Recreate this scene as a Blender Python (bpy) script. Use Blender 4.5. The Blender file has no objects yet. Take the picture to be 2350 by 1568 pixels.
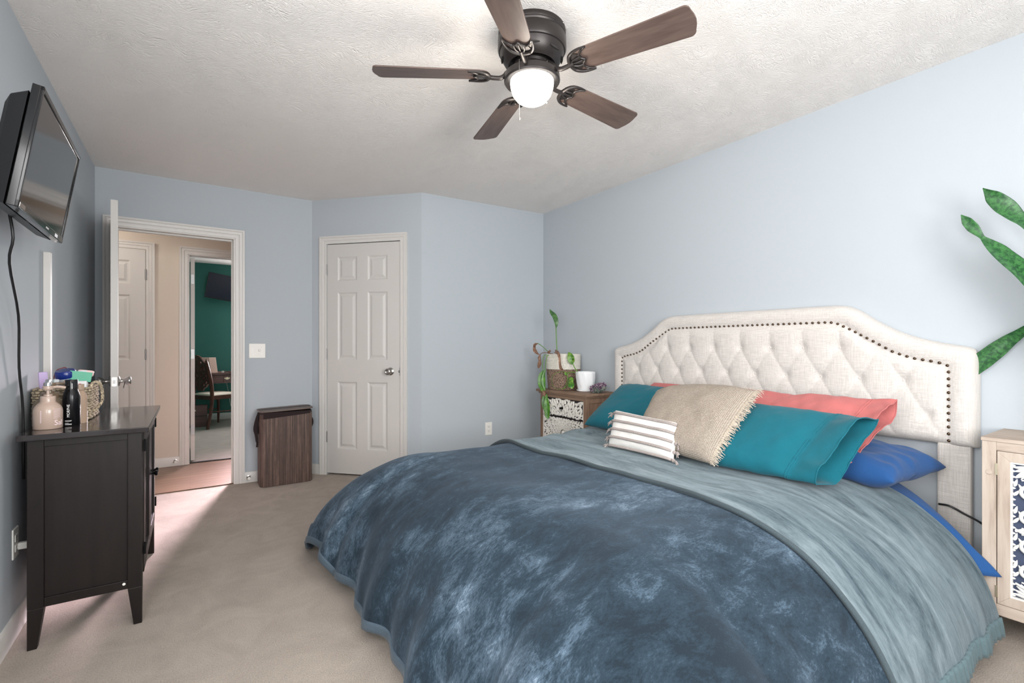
import bpy, bmesh, math, random
from mathutils import Vector, Matrix, noise
random.seed(7)
PI = math.pi
S = bpy.context.scene
COL = S.collection

# ------------------------------------------------------------------ camera
cam_data = bpy.data.cameras.new('camera')
cam_data.sensor_width = 36.0
cam_data.lens = 36.0 * 1107.0 / 2350.0
cam_data.shift_y = 13.0 / 2350.0
cam_data.clip_start = 0.05
cam = bpy.data.objects.new('camera', cam_data)
COL.objects.link(cam)
cam.location = (0, 0, 1.13)
cam.rotation_euler = (PI / 2, 0, math.radians(-33.7))
S.camera = cam
# ------------------------------------------------------------------ colour management
S.view_settings.view_transform = 'Standard'
S.view_settings.look = 'None'
S.view_settings.gamma = 1.0
S.view_settings.use_curve_mapping = False
S.view_settings.exposure = 0.03
# ------------------------------------------------------------------ sky and large lights
W = bpy.data.worlds.new('sky')
S.world = W
W.use_nodes = True
W.node_tree.nodes['Background'].inputs[0].default_value = (0.80, 0.90, 1.0, 1)
W.node_tree.nodes['Background'].inputs[1].default_value = 2.0

def area(name, loc, target, sx, sy, power, color):
    d = bpy.data.lights.new(name, 'AREA')
    d.shape = 'RECTANGLE'; d.size = sx; d.size_y = sy; d.energy = power; d.color = color
    o = bpy.data.objects.new(name, d); COL.objects.link(o)
    o.location = loc
    o.rotation_euler = (Vector(target) - Vector(loc)).to_track_quat('-Z', 'Y').to_euler()
    return o

area('window_daylight', (-0.56, 0.15, 1.45), (2.6, 1.3, 1.25), 1.6, 1.3, 74, (1.0, 0.985, 0.97))
area('near_window_daylight', (0.95, -0.99, 1.45), (0.9, 3.0, 1.7), 1.3, 1.3, 94, (1.0, 0.985, 0.97))
o_ = area('office_window_daylight', (1.62, 8.86, 1.45), (-0.20, 2.9, -0.12), 0.7, 1.0, 32, (1.0, 0.80, 0.89))
o_.data.spread = math.radians(18)
area('office_sky_fill', (1.60, 8.87, 1.5), (0.3, 7.0, 0.6), 0.8, 1.1, 85, (1.0, 0.95, 0.96))
hl = bpy.data.lights.new('hall_fill', 'POINT'); hl.energy = 9; hl.color = (1.0, 0.94, 0.88); hl.shadow_soft_size = 0.12  # unseen fill light added to brighten the hall, no fitting modelled
ho = bpy.data.objects.new('hall_fill', hl); COL.objects.link(ho); ho.location = (-0.95, 5.15, 2.2)

# ------------------------------------------------------------------ helpers: colour and materials
def lin(c):
    c /= 255.0
    return c / 12.92 if c <= 0.04045 else ((c + 0.055) / 1.055) ** 2.4

def rgb(r, g, b):
    return (lin(r), lin(g), lin(b), 1.0)

def mat(name, col, rough=0.6, metal=0.0, spec=0.5, sheen=0.0, coat=0.0):
    m = bpy.data.materials.new(name); m.use_nodes = True
    b = m.node_tree.nodes['Principled BSDF']
    b.inputs['Base Color'].default_value = rgb(*col)
    b.inputs['Roughness'].default_value = rough
    b.inputs['Metallic'].default_value = metal
    b.inputs['Specular IOR Level'].default_value = spec
    b.inputs['Sheen Weight'].default_value = sheen
    b.inputs['Coat Weight'].default_value = coat
    return m

class NT:
    def __init__(s, m):
        s.nt = m.node_tree; s.n = s.nt.nodes; s.l = s.nt.links
        s.b = s.n['Principled BSDF']; s.tc = s.n.new('ShaderNodeTexCoord')
    def map(s, scale, rot=(0, 0, 0), src='Object'):
        k = s.n.new('ShaderNodeMapping'); k.inputs['Scale'].default_value = scale
        k.inputs['Rotation'].default_value = rot
        s.l.new(s.tc.outputs[src], k.inputs['Vector']); return k.outputs[0]
    def noise(s, vec, scale, detail=4, rough=0.5, dist=0.0):
        k = s.n.new('ShaderNodeTexNoise'); k.inputs['Scale'].default_value = scale
        k.inputs['Detail'].default_value = detail; k.inputs['Roughness'].default_value = rough
        k.inputs['Distortion'].default_value = dist
        if vec is not None: s.l.new(vec, k.inputs['Vector'])
        return k.outputs['Fac']
    def wave(s, vec, scale, dist=0.0, kind='BANDS', direction='X'):
        k = s.n.new('ShaderNodeTexWave'); k.wave_type = kind
        if kind == 'BANDS': k.bands_direction = direction
        k.inputs['Scale'].default_value = scale; k.inputs['Distortion'].default_value = dist
        s.l.new(vec, k.inputs['Vector']); return k.outputs['Fac']
    def math(s, op, a, b=None, c=None):
        k = s.n.new('ShaderNodeMath'); k.operation = op
        for i, v in enumerate((a, b, c)):
            if v is None: continue
            if isinstance(v, (int, float)): k.inputs[i].default_value = v
            else: s.l.new(v, k.inputs[i])
        return k.outputs[0]
    def ramp(s, fac, stops):
        k = s.n.new('ShaderNodeValToRGB'); e = k.color_ramp.elements
        while len(e) < len(stops): e.new(0.5)
        for i, (p, c) in enumerate(stops):
            e[i].position = p; e[i].color = rgb(*c) if len(c) == 3 else c
        s.l.new(fac, k.inputs[0]); return k.outputs[0]
    def color(s, out): s.l.new(out, s.b.inputs['Base Color'])
    def rough(s, out): s.l.new(out, s.b.inputs['Roughness'])
    def bump(s, out, strength=0.3, dist=0.01):
        k = s.n.new('ShaderNodeBump'); k.inputs['Strength'].default_value = strength
        k.inputs['Distance'].default_value = dist
        s.l.new(out, k.inputs['Height']); s.l.new(k.outputs[0], s.b.inputs['Normal'])

def wood(name, c1, c2, axis=0, scale=6, stretch=0.08, rough=0.5, c3=None, spec=0.4):
    m = mat(name, c1, rough, spec=spec); t = NT(m)
    sc = [1.0, 1.0, 1.0]; sc[axis] = stretch
    v = t.map(sc)
    a = t.noise(v, scale * 3, 6, 0.65, 0.6)
    bb = t.noise(v, scale * 14, 3, 0.6)
    f = t.math('ADD', t.math('MULTIPLY', a, 0.72), t.math('MULTIPLY', bb, 0.28))
    st = [(0.32, c1), (0.66, c2)] if c3 is None else [(0.30, c1), (0.48, c2), (0.68, c3)]
    t.color(t.ramp(f, st)); t.bump(f, 0.12, 0.004)
    return m

def fabric(name, col, rough=0.9, scale=450, amt=0.12, bump=0.15, sheen=0.1, wr=0.0):
    m = mat(name, col, rough, spec=0.2, sheen=sheen); t = NT(m)
    v = t.map((1, 1, 1))
    a = t.noise(v, scale, 2)
    d = tuple(max(0, int(c * (1 - amt))) for c in col); l = tuple(min(255, int(c * (1 + amt * 0.6))) for c in col)
    t.color(t.ramp(a, [(0.3, d), (0.7, l)]))
    if wr:
        w = t.noise(v, 7, 5, 0.55, 1.2)
        h = t.math('ADD', t.math('MULTIPLY', w, wr), t.math('MULTIPLY', a, 0.05)); t.bump(h, 0.5, 0.03)
    else: t.bump(a, bump, 0.002)
    return m

M = {}
# ------------------------------------------------------------------ room materials
def paint(name, col, rough=0.55):
    m = mat(name, col, rough, spec=0.2); t = NT(m); v = t.map((1, 1, 1))
    t.bump(t.noise(v, 160, 3), 0.06, 0.002); return m
M['blue_wall'] = paint('blue_wall', (178, 185, 191), 0.75)
M['hall_wall'] = paint('hall_wall', (208, 197, 184))
M['green_wall'] = paint('green_wall', (62, 118, 110))
M['trim'] = mat('trim_white', (210, 207, 203), 0.38)
M['door_white'] = mat('door_white', (203, 200, 196), 0.42)
def ceiling_mat():
    m = mat('ceiling_texture', (238, 234, 230), 0.9, spec=0.1); t = NT(m); v = t.map((1, 1, 1))
    k = t.n.new('ShaderNodeTexNoise'); k.inputs['Scale'].default_value = 3.5; k.inputs['Detail'].default_value = 2
    t.l.new(v, k.inputs['Vector'])
    vm = t.n.new('ShaderNodeVectorMath'); vm.operation = 'MULTIPLY_ADD'
    t.l.new(k.outputs['Color'], vm.inputs[0]); vm.inputs[1].default_value = (0.30, 0.30, 0.30); t.l.new(v, vm.inputs[2])
    mp = t.n.new('ShaderNodeMapping'); mp.inputs['Scale'].default_value = (1.0, 2.6, 1); mp.inputs['Rotation'].default_value = (0, 0, 0.6)
    t.l.new(vm.outputs[0], mp.inputs[0])
    a = t.noise(mp.outputs[0], 44, 4, 0.55, 0.8)
    r = t.math('SUBTRACT', 1.0, t.math('MULTIPLY', t.math('ABSOLUTE', t.math('SUBTRACT', a, 0.5)), 5.0))
    h = t.math('MULTIPLY', t.math('MAXIMUM', r, 0.0), t.noise(v, 9, 2))
    t.bump(h, 0.5, 0.010); return m
M['ceiling'] = ceiling_mat()
def carpet_mat(name, c1, c2):
    m = mat(name, c1, 1.0, spec=0.05, sheen=0.25); t = NT(m); v = t.map((1, 1, 1))
    fine = t.noise(v, 210, 4, 0.75); big = t.noise(v, 5, 6, 0.65, 0.8)
    f = t.math('ADD', t.math('MULTIPLY', fine, 0.75), t.math('MULTIPLY', big, 0.35))
    t.color(t.ramp(f, [(0.36, c1), (0.74, c2)])); t.bump(fine, 0.9, 0.012); return m
M['carpet'] = carpet_mat('beige_carpet', (150, 137, 124), (218, 204, 190))
M['office_carpet'] = carpet_mat('office_carpet', (150, 140, 130), (205, 195, 186))
def plank_mat():
    m = mat('hall_planks', (170, 140, 112), 0.32); t = NT(m)
    v = t.map((0.35, 6.0, 1)); w = t.noise(v, 5, 6, 0.7, 0.5)
    k = t.n.new('ShaderNodeTexBrick'); k.inputs['Scale'].default_value = 1.0
    k.inputs['Brick Width'].default_value = 1.1; k.inputs['Row Height'].default_value = 0.09
    k.inputs['Mortar Size'].default_value = 0.0015
    k.inputs['Color1'].default_value = (0.9, 0.9, 0.9, 1); k.inputs['Color2'].default_value = (1, 1, 1, 1)
    k.inputs['Mortar'].default_value = (0.55, 0.5, 0.45, 1)
    t.l.new(t.map((1, 1, 1)), k.inputs['Vector'])
    c = t.ramp(w, [(0.3, (112, 84, 66)), (0.7, (160, 128, 104))])
    mx = t.n.new('ShaderNodeMix'); mx.data_type = 'RGBA'; mx.blend_type = 'MULTIPLY'; mx.inputs[0].default_value = 1
    t.l.new(c, mx.inputs[6]); t.l.new(k.outputs['Color'], mx.inputs[7]); t.color(mx.outputs[2]); return m
M['planks'] = plank_mat()
# ------------------------------------------------------------------ object materials
M['nickel'] = mat('brushed_nickel', (175, 172, 168), 0.28, 1.0)
M['steel'] = mat('hinge_steel', (150, 150, 150), 0.4, 1.0)
M['plastic'] = mat('white_plastic', (232, 230, 224), 0.4)
M['dark_slot'] = mat('dark_slot', (40, 38, 36), 0.8)
M['bronze'] = mat('oil_rubbed_bronze', (52, 48, 47), 0.38, 0.55)
M['blade'] = wood('walnut_blade', (66, 53, 48), (90, 75, 69), 0, 5, 0.12, 0.42, (106, 90, 82))
M['black_plastic'] = mat('black_plastic', (26, 26, 28), 0.38)
M['gloss_black'] = mat('glossy_black_bezel', (16, 16, 18), 0.12)
M['screen'] = mat('tv_screen', (22, 23, 24), 0.09, 0.0, 1.0)
M['espresso'] = wood('espresso_wood', (22, 17, 16), (31, 25, 23), 2, 6, 0.1, 0.42, spec=0.3)
M['espresso_top'] = wood('espresso_top', (36, 31, 31), (46, 40, 40), 1, 6, 0.1, 0.12, spec=0.8)
M['black_metal'] = mat('black_metal', (28, 27, 29), 0.3, 0.7)
M['linen'] = None
def linen(name, col):
    m = mat(name, col, 0.92, spec=0.15, sheen=0.15); t = NT(m)
    a = t.noise(t.map((1, 0.04, 1)), 330, 3, 0.6); b = t.noise(t.map((1, 1, 0.04)), 330, 3, 0.6)
    f = t.math('MULTIPLY', t.math('ADD', a, b), 0.5)
    d = tuple(int(c * 0.90) for c in col); l = tuple(min(255, int(c * 1.05)) for c in col)
    t.color(t.ramp(f, [(0.36, d), (0.64, l)])); t.bump(f, 0.2, 0.002); return m
M['linen'] = linen('oatmeal_linen', (206, 201, 196))
M['nail'] = mat('nail_bronze', (92, 76, 62), 0.3, 0.9)
FOOT_LIGHT_SHIFT = (5, 13, 1)  # shifts the pile mottling so pale patches paint light onto the foot drape
def velvet():
    m = mat('crushed_velvet_blue', (60, 76, 92), 0.85, spec=0.15, sheen=0.2); t = NT(m)
    m.node_tree.nodes['Principled BSDF'].inputs['Sheen Tint'].default_value = rgb(170, 190, 212)
    v = t.map((1, 1, 1)); vs = t.map((1.0, 1.7, 1.0), (0, 0, 0.7))
    mpa = t.n.new('ShaderNodeMapping'); mpa.inputs['Location'].default_value = FOOT_LIGHT_SHIFT; t.l.new(t.tc.outputs['Object'], mpa.inputs[0]); a = t.noise(mpa.outputs[0], 1.7, 3, 0.55, 0.5); b = t.noise(vs, 8.5, 10, 0.80, 0.5); c = t.noise(t.map((1.2, 3, 1), (0, 0, 0.5)), 75, 4, 0.75)
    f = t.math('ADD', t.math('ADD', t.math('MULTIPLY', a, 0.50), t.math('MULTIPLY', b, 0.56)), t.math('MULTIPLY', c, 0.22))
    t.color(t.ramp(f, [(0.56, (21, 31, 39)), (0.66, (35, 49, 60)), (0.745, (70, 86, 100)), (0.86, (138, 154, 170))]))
    t.bump(t.noise(v, 300, 2), 0.25, 0.003); return m
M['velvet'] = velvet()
def fleece():
    m = mat('fleece_grey_teal', (120, 135, 142), 0.95, spec=0.1, sheen=0.35); t = NT(m)
    m.node_tree.nodes['Principled BSDF'].inputs['Sheen Tint'].default_value = rgb(190, 205, 210)
    v = t.map((2.6, 0.55, 0.55)); a = t.noise(v, 4.2, 8, 0.68, 1.2); b = t.noise(t.map((3, 1, 1)), 40, 4, 0.7)
    f = t.math('ADD', t.math('MULTIPLY', a, 0.8), t.math('MULTIPLY', b, 0.2))
    t.color(t.ramp(f, [(0.36, (42, 56, 64)), (0.46, (74, 87, 94)), (0.58, (102, 115, 121)), (0.74, (130, 142, 147))]))
    t.bump(t.noise(t.map((1, 1, 1)), 260, 2), 0.35, 0.004); return m
M['fleece'] = fleece()
M['fleece_hem'] = fabric('fleece_hem', (86, 106, 111), 0.8, 300, 0.06)
M['velvet_hem'] = fabric('velvet_hem', (76, 90, 102), 0.75, 300, 0.08)
M['teal'] = fabric('teal_cotton', (14, 95, 110), 0.85, 600, 0.06, wr=0.10)
M['pink'] = fabric('coral_cotton', (184, 106, 104), 0.88, 600, 0.06, wr=0.30)
M['royal'] = fabric('royal_blue_cotton', (34, 76, 128), 0.85, 600, 0.06, wr=0.16)
def jute():
    m = mat('jute_weave', (200, 182, 156), 0.95, spec=0.1); t = NT(m)
    a = t.wave(t.map((1, 1, 1), (0, 0, 0), 'UV'), 26, 1.0, 'BANDS', 'X'); b = t.wave(t.map((1, 1, 1), (0, 0, 0), 'UV'), 26, 1.0, 'BANDS', 'Y')
    n = t.noise(t.map((1, 1, 1)), 170, 3, 0.6)
    f = t.math('ADD', t.math('MULTIPLY', t.math('MULTIPLY', a, b), 0.65), t.math('MULTIPLY', n, 0.55))
    t.color(t.ramp(f, [(0.22, (128, 116, 104)), (0.45, (166, 155, 142)), (0.75, (196, 188, 178))])); t.bump(f, 0.7, 0.006); return m
M['jute'] = jute()
M['jute_strand'] = mat('jute_strand', (194, 183, 168), 0.95)
M['white_cotton'] = fabric('white_cotton', (216, 214, 210), 0.9, 350, 0.05, 0.25)
M['rope_grey'] = fabric('grey_rope', (160, 150, 146), 0.95, 300, 0.14, 0.4)
M['rustic'] = wood('rustic_brown', (96, 76, 62), (128, 104, 86), 1, 5, 0.12, 0.75, (146, 122, 102))
M['rustic_v'] = wood('rustic_brown_upright', (96, 74, 60), (130, 104, 86), 2, 5, 0.12, 0.75, (146, 120, 100))
M['whitewash'] = wood('whitewashed_oak', (138, 122, 109), (174, 159, 146), 2, 6, 0.1, 0.7, (190, 178, 166))
M['whitewash_h'] = wood('whitewashed_oak_level', (138, 122, 109), (174, 159, 146), 1, 6, 0.1, 0.7, (190, 178, 166))
M['carved'] = mat('carved_white', (228, 224, 216), 0.7)
M['carved_bright'] = mat('carved_white_bright', (212, 211, 208), 0.65)
M['recess'] = mat('dark_recess', (46, 40, 40), 0.9)
M['recess_blue'] = mat('blue_grey_recess', (58, 68, 92), 0.8)
M['white_rope'] = None
def coil(name, col, vert, amt):
    m = mat(name, col, 0.9, spec=0.15); t = NT(m)
    f = t.noise(t.map((1, 1, 1)), vert, 3, 0.7)
    d = tuple(int(c * (1 - amt)) for c in col); l = tuple(min(255, int(c * (1 + amt))) for c in col)
    t.color(t.ramp(f, [(0.35, d), (0.65, l)])); t.bump(f, 0.5, 0.004); return m
M['white_rope'] = coil('white_cotton_rope', (222, 218, 208), 120, 0.07)
M['brown_rope'] = coil('brown_rope', (118, 100, 88), 120, 0.55)
M['seagrass'] = coil('seagrass', (160, 147, 127), 90, 0.36)
M['soil'] = mat('soil', (60, 46, 38), 1.0)
M['ceramic'] = mat('white_ceramic', (236, 238, 240), 0.12, coat=0.5)
def leaf_mat(name, c1, c2, sc=40):
    m = mat(name, c1, 0.38, spec=0.5); t = NT(m)
    t.color(t.ramp(t.noise(t.map((1, 1, 1)), sc, 4, 0.6, 0.4), [(0.4, c1), (0.62, c2)])); return m
M['leaf'] = leaf_mat('green_leaf', (44, 96, 24), (82, 134, 40))
M['leaf_dark'] = leaf_mat('dark_green_leaf', (52, 92, 50), (84, 124, 66))
M['snake'] = leaf_mat('snake_plant_leaf', (24, 70, 36), (58, 112, 58), 70)
M['pothos'] = leaf_mat('pothos_leaf', (40, 100, 24), (112, 152, 52), 30)
M['stem'] = mat('green_stem', (96, 140, 54), 0.5)
M['dry'] = leaf_mat('dry_leaf', (104, 74, 58), (156, 122, 100), 60)
M['hamper'] = None
def bamboo():
    m = mat('dark_bamboo', (92, 72, 64), 0.5); t = NT(m)
    a = t.noise(t.map((1, 1, 0.02)), 95, 2, 0.5); b = t.noise(t.map((1, 1, 0.25)), 50, 5, 0.7)
    f = t.math('ADD', t.math('MULTIPLY', a, 0.65), t.math('MULTIPLY', b, 0.35))
    t.color(t.ramp(f, [(0.34, (62, 48, 43)), (0.5, (86, 67, 60)), (0.70, (122, 100, 89))])); return m
M['hamper'] = bamboo()
M['hamper_lid'] = wood('hamper_lid_bamboo', (84, 72, 66), (112, 98, 90), 0, 8, 0.05, 0.45)
M['black_cloth'] = fabric('black_brown_cloth', (46, 36, 37), 0.9)
M['cherry'] = wood('cherry_wood', (72, 42, 36), (104, 64, 54), 2, 6, 0.15, 0.35)
M['cherry_h'] = wood('cherry_wood_level', (76, 50, 46), (106, 74, 68), 0, 6, 0.1, 0.35)
M['cream_cloth'] = fabric('cream_seat_cloth', (226, 216, 200))
M['brass'] = mat('pale_brass', (214, 202, 176), 0.3, 0.8)
M['blush'] = mat('blush_bottle', (186, 163, 149), 0.28, coat=0.3)
M['brown_bottle'] = mat('olive_brown_bottle', (122, 104, 84), 0.3, coat=0.3)
M['tan_bottle'] = mat('tan_bottle', (172, 148, 128), 0.35)
M['chrome'] = mat('chrome', (220, 220, 220), 0.1, 1.0)
M['black_can'] = mat('black_can', (20, 20, 23), 0.22, 0.4)
M['black_cap'] = mat('black_cap', (18, 18, 20), 0.1)
M['white_print'] = mat('white_print', (238, 236, 234), 0.6)
M['pink_print'] = mat('pale_pink_print', (238, 218, 222), 0.6)
M['navy'] = mat('navy_lid', (16, 42, 120), 0.25)
M['frost'] = mat('frosted_jar', (206, 210, 214), 0.3)
M['mint'] = mat('mint_packet', (96, 176, 148), 0.5)
M['paper'] = mat('white_paper', (234, 234, 236), 0.8)
M['red_print'] = mat('red_print', (206, 34, 50), 0.6)
M['kraft'] = mat('kraft_card', (178, 146, 118), 0.8)
M['lilac'] = mat('lilac_plastic', (190, 168, 212), 0.35)
M['rose'] = mat('pale_rose_plastic', (238, 204, 200), 0.4)
M['maroon'] = mat('maroon_cord', (110, 44, 48), 0.6)
M['amethyst'] = None
def amethyst():
    m = mat('amethyst', (104, 72, 104), 0.18, spec=0.8); t = NT(m)
    t.color(t.ramp(t.noise(t.map((1, 1, 1)), 60, 4, 0.6), [(0.35, (62, 40, 66)), (0.55, (120, 86, 112)), (0.72, (206, 184, 196))])); return m
M['amethyst'] = amethyst()
def rock():
    m = mat('rock_crust', (80, 92, 86), 0.7); t = NT(m)
    t.color(t.ramp(t.noise(t.map((1, 1, 1)), 45, 4, 0.6), [(0.35, (36, 52, 50)), (0.6, (110, 116, 108)), (0.75, (176, 164, 150))])); return m
M['rock'] = rock()
M['pale_pink'] = mat('pale_pink_page', (236, 204, 190), 0.8)
M['glass_lit'] = mat('lit_glass_bowl', (255, 250, 242), 0.3)
b_ = M['glass_lit'].node_tree.nodes['Principled BSDF']
b_.inputs['Emission Color'].default_value = (1.0, 0.94, 0.86, 1); b_.inputs['Emission Strength'].default_value = 3.2
def glass_mat():
    m = bpy.data.materials.new('window_glass'); m.use_nodes = True; n = m.node_tree.nodes; l = m.node_tree.links
    n.remove(n['Principled BSDF']); t = n.new('ShaderNodeBsdfTransparent'); g = n.new('ShaderNodeBsdfGlossy'); g.inputs['Roughness'].default_value = 0.02
    mx = n.new('ShaderNodeMixShader'); mx.inputs[0].default_value = 0.06
    l.new(t.outputs[0], mx.inputs[1]); l.new(g.outputs[0], mx.inputs[2]); l.new(mx.outputs[0], n['Material Output'].inputs[0]); return m
M['window_glass'] = glass_mat()

# ------------------------------------------------------------------ helpers: meshes and objects
def wloc(o):
    v = Vector((0, 0, 0))
    while o is not None:
        v += o.location; o = o.parent
    return v

def V(*a): return Vector(a)

class MB:
    def __init__(s): s.v = []; s.f = []; s.uv = None
    def add(s, vs, fs, T=None):
        n = len(s.v)
        s.v += [T(Vector(p)) if T else Vector(p) for p in vs]
        s.f += [[i + n for i in f] for f in fs]; return s
    def box(s, a, b, T=None):
        x0, y0, z0 = a; x1, y1, z1 = b
        vs = [(x0, y0, z0), (x1, y0, z0), (x1, y1, z0), (x0, y1, z0), (x0, y0, z1), (x1, y0, z1), (x1, y1, z1), (x0, y1, z1)]
        return s.add(vs, [(0, 3, 2, 1), (4, 5, 6, 7), (0, 1, 5, 4), (1, 2, 6, 5), (2, 3, 7, 6), (3, 0, 4, 7)], T)
    def taper(s, a0, a1, z0, b0, b1, z1, T=None):
        vs = [(a0[0], a0[1], z0), (a1[0], a0[1], z0), (a1[0], a1[1], z0), (a0[0], a1[1], z0),
              (b0[0], b0[1], z1), (b1[0], b0[1], z1), (b1[0], b1[1], z1), (b0[0], b1[1], z1)]
        return s.add(vs, [(0, 3, 2, 1), (4, 5, 6, 7), (0, 1, 5, 4), (1, 2, 6, 5), (2, 3, 7, 6), (3, 0, 4, 7)], T)
    def lathe(s, prof, c=(0, 0, 0), n=32, T=None, cap=True):
        vs = []; fs = []; m = len(prof)
        for i in range(n):
            a = 2 * PI * i / n
            for r, z in prof: vs.append((c[0] + r * math.cos(a), c[1] + r * math.sin(a), c[2] + z))
        for i in range(n):
            j = (i + 1) % n
            for k in range(m - 1): fs.append((i * m + k, j * m + k, j * m + k + 1, i * m + k + 1))
        if cap:
            if prof[0][0] > 1e-6: fs.append(tuple(i * m for i in range(n))[::-1])
            if prof[-1][0] > 1e-6: fs.append(tuple(i * m + m - 1 for i in range(n)))
        return s.add(vs, fs, T)
    def tube(s, path, r, n=8, closed=False, T=None, flat=1.0, nrm=None):
        P = [Vector(p) for p in path]; m = len(P); vs = []; fs = []
        rr = r if isinstance(r, (list, tuple)) else [r] * m
        prev = None
        for i in range(m):
            if closed: t = P[(i + 1) % m] - P[i - 1]
            else: t = P[min(i + 1, m - 1)] - P[max(i - 1, 0)]
            if t.length < 1e-9: t = Vector((0, 0, 1))
            t.normalize()
            if nrm is not None: u = t.cross(Vector(nrm))
            elif prev is None:
                h = Vector((0, 0, 1)) if abs(t.z) < 0.9 else Vector((1, 0, 0)); u = t.cross(h)
            else: u = prev - t * prev.dot(t)
            if u.length < 1e-6: u = t.orthogonal()
            u.normalize(); prev = u; w = u.cross(t)
            for k in range(n):
                a = 2 * PI * k / n
                vs.append(P[i] + u * (rr[i] * math.cos(a)) + w * (rr[i] * flat * math.sin(a)))
        for i in range(m if closed else m - 1):
            j = (i + 1) % m
            for k in range(n): fs.append((i * n + k, i * n + (k + 1) % n, j * n + (k + 1) % n, j * n + k))
        if not closed: fs += [tuple(range(n))[::-1], tuple((m - 1) * n + k for k in range(n))]
        return s.add(vs, fs, T)
    def prism(s, pts, d, T=None):
        n = len(pts); d = Vector(d); vs = [Vector(p) for p in pts] + [Vector(p) + d for p in pts]
        fs = [tuple(range(n))[::-1], tuple(range(n, 2 * n))] + [(i, (i + 1) % n, n + (i + 1) % n, n + i) for i in range(n)]
        return s.add(vs, fs, T)
    def grid(s, fn, nu, nv, cu=False, T=None):
        vs = [fn(i / nu, j / nv) for i in range(nu if cu else nu + 1) for j in range(nv + 1)]; fs = []
        for i in range(nu):
            k = (i + 1) % nu if cu else i + 1
            for j in range(nv): fs.append((i * (nv + 1) + j, k * (nv + 1) + j, k * (nv + 1) + j + 1, i * (nv + 1) + j + 1))
        return s.add(vs, fs, T)
    def build(s, name, m, parent=None, smooth=False, bevel=0, local=False, sub=0, solid=0, weld=False, offset=0.0):
        me = bpy.data.meshes.new(name); off = Vector((0, 0, 0)) if (local or parent is None) else wloc(parent)
        me.from_pydata([tuple(p - off) for p in s.v], [], s.f)
        if s.uv:
            ul = me.uv_layers.new(name='UVMap')
            for lp in me.loops: ul.data[lp.index].uv = s.uv[lp.vertex_index]
        bm = bmesh.new(); bm.from_mesh(me)
        if weld: bmesh.ops.remove_doubles(bm, verts=bm.verts, dist=1e-5)
        bmesh.ops.recalc_face_normals(bm, faces=bm.faces); bm.to_mesh(me); bm.free()
        me.materials.append(m)
        o = bpy.data.objects.new(name, me); COL.objects.link(o)
        if parent is not None: o.parent = parent
        if smooth is True:
            for p in me.polygons: p.use_smooth = True
        elif smooth:
            for p in me.polygons: p.use_smooth = True
            me.set_sharp_from_angle(angle=math.radians(smooth))
        if bevel:
            k = o.modifiers.new('bevel', 'BEVEL'); k.width = bevel; k.segments = 2; k.limit_method = 'ANGLE'; k.angle_limit = math.radians(40)
        if solid:
            k = o.modifiers.new('solid', 'SOLIDIFY'); k.thickness = solid; k.offset = offset
        if sub:
            k = o.modifiers.new('sub', 'SUBSURF'); k.levels = sub; k.render_levels = sub
        return o

def tag(o, label, cat, group=None):
    o['label'] = label; o['category'] = cat
    if group: o['group'] = group
    return o

def thing(name, label, cat, loc, group=None, rz=0.0):
    o = bpy.data.objects.new(name, None); COL.objects.link(o); o.location = loc; o.rotation_euler = (0, 0, rz)
    o.empty_display_size = 0.1
    return tag(o, label, cat, group)

def struct(o):
    o['kind'] = 'structure'; return o

def sempty(name, loc):
    o = bpy.data.objects.new(name, None); COL.objects.link(o); o.location = loc; o.empty_display_size = 0.1
    return struct(o)

def frame(o, t, n):
    o = Vector(o); t = Vector(t).normalized(); n = Vector(n).normalized()
    return lambda p: o + t * p[0] + n * p[1] + Vector((0, 0, p[2]))

def bez(p, n=24):
    """Catmull-Rom through points."""
    P = [Vector(q) for q in p]; P = [P[0] * 2 - P[1]] + P + [P[-1] * 2 - P[-2]]; out = []
    seg = len(P) - 3; per = max(2, n // seg)
    for i in range(seg):
        a, b, c, d = P[i:i + 4]
        for k in range(per):
            t = k / per
            out.append(0.5 * ((2 * b) + (c - a) * t + (2 * a - 5 * b + 4 * c - d) * t * t + (3 * b - a - 3 * c + d) * t ** 3))
    out.append(P[-2].copy()); return out

def text_geo(txt, size):
    cu = bpy.data.curves.new('t', 'FONT'); cu.body = txt; cu.size = size; cu.extrude = 0.0003; cu.resolution_u = 3
    o = bpy.data.objects.new('t', cu); COL.objects.link(o)
    bpy.context.view_layer.update()
    me = bpy.data.meshes.new_from_object(o.evaluated_get(bpy.context.evaluated_depsgraph_get()))
    vs = [v.co.copy() for v in me.vertices]; fs = [list(p.vertices) for p in me.polygons]
    bpy.data.objects.remove(o); bpy.data.meshes.remove(me); bpy.data.curves.remove(cu)
    return vs, fs

def smooth01(x):
    x = max(0.0, min(1.0, x)); return x * x * (3 - 2 * x)

# ------------------------------------------------------------------ the room shell
XL, XR, YB, YN, ZC = -0.575, 2.886, 4.583, -0.90, 2.44
P45, Q45, CN = V(0.906, 4.583, 0), V(1.628, 3.824, 0), V(2.886, 3.772, 0)
t45 = (Q45 - P45).normalized(); n45 = V(-t45.y, t45.x, 0) * -1          # towards the room
if n45.y > 0: n45 = -n45
tN = (CN - Q45).normalized(); nN = V(tN.y, -tN.x, 0)
fB = frame((0, YB, 0), (1, 0, 0), (0, -1, 0)); f45 = frame(P45, t45, n45); fN = frame(Q45, tN, nN)
fL = frame((XL, 0, 0), (0, 1, 0), (1, 0, 0)); fR = frame((XR, 0, 0), (0, 1, 0), (-1, 0, 0)); fH = frame((0, 5.6, 0), (1, 0, 0), (0, -1, 0))
TH = 0.11
OPX0, OPX1, OPZ = -0.465, 0.310, 2.035            # bedroom doorway
OFX0, OFX1 = -0.020, 0.790                        # office doorway

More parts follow.
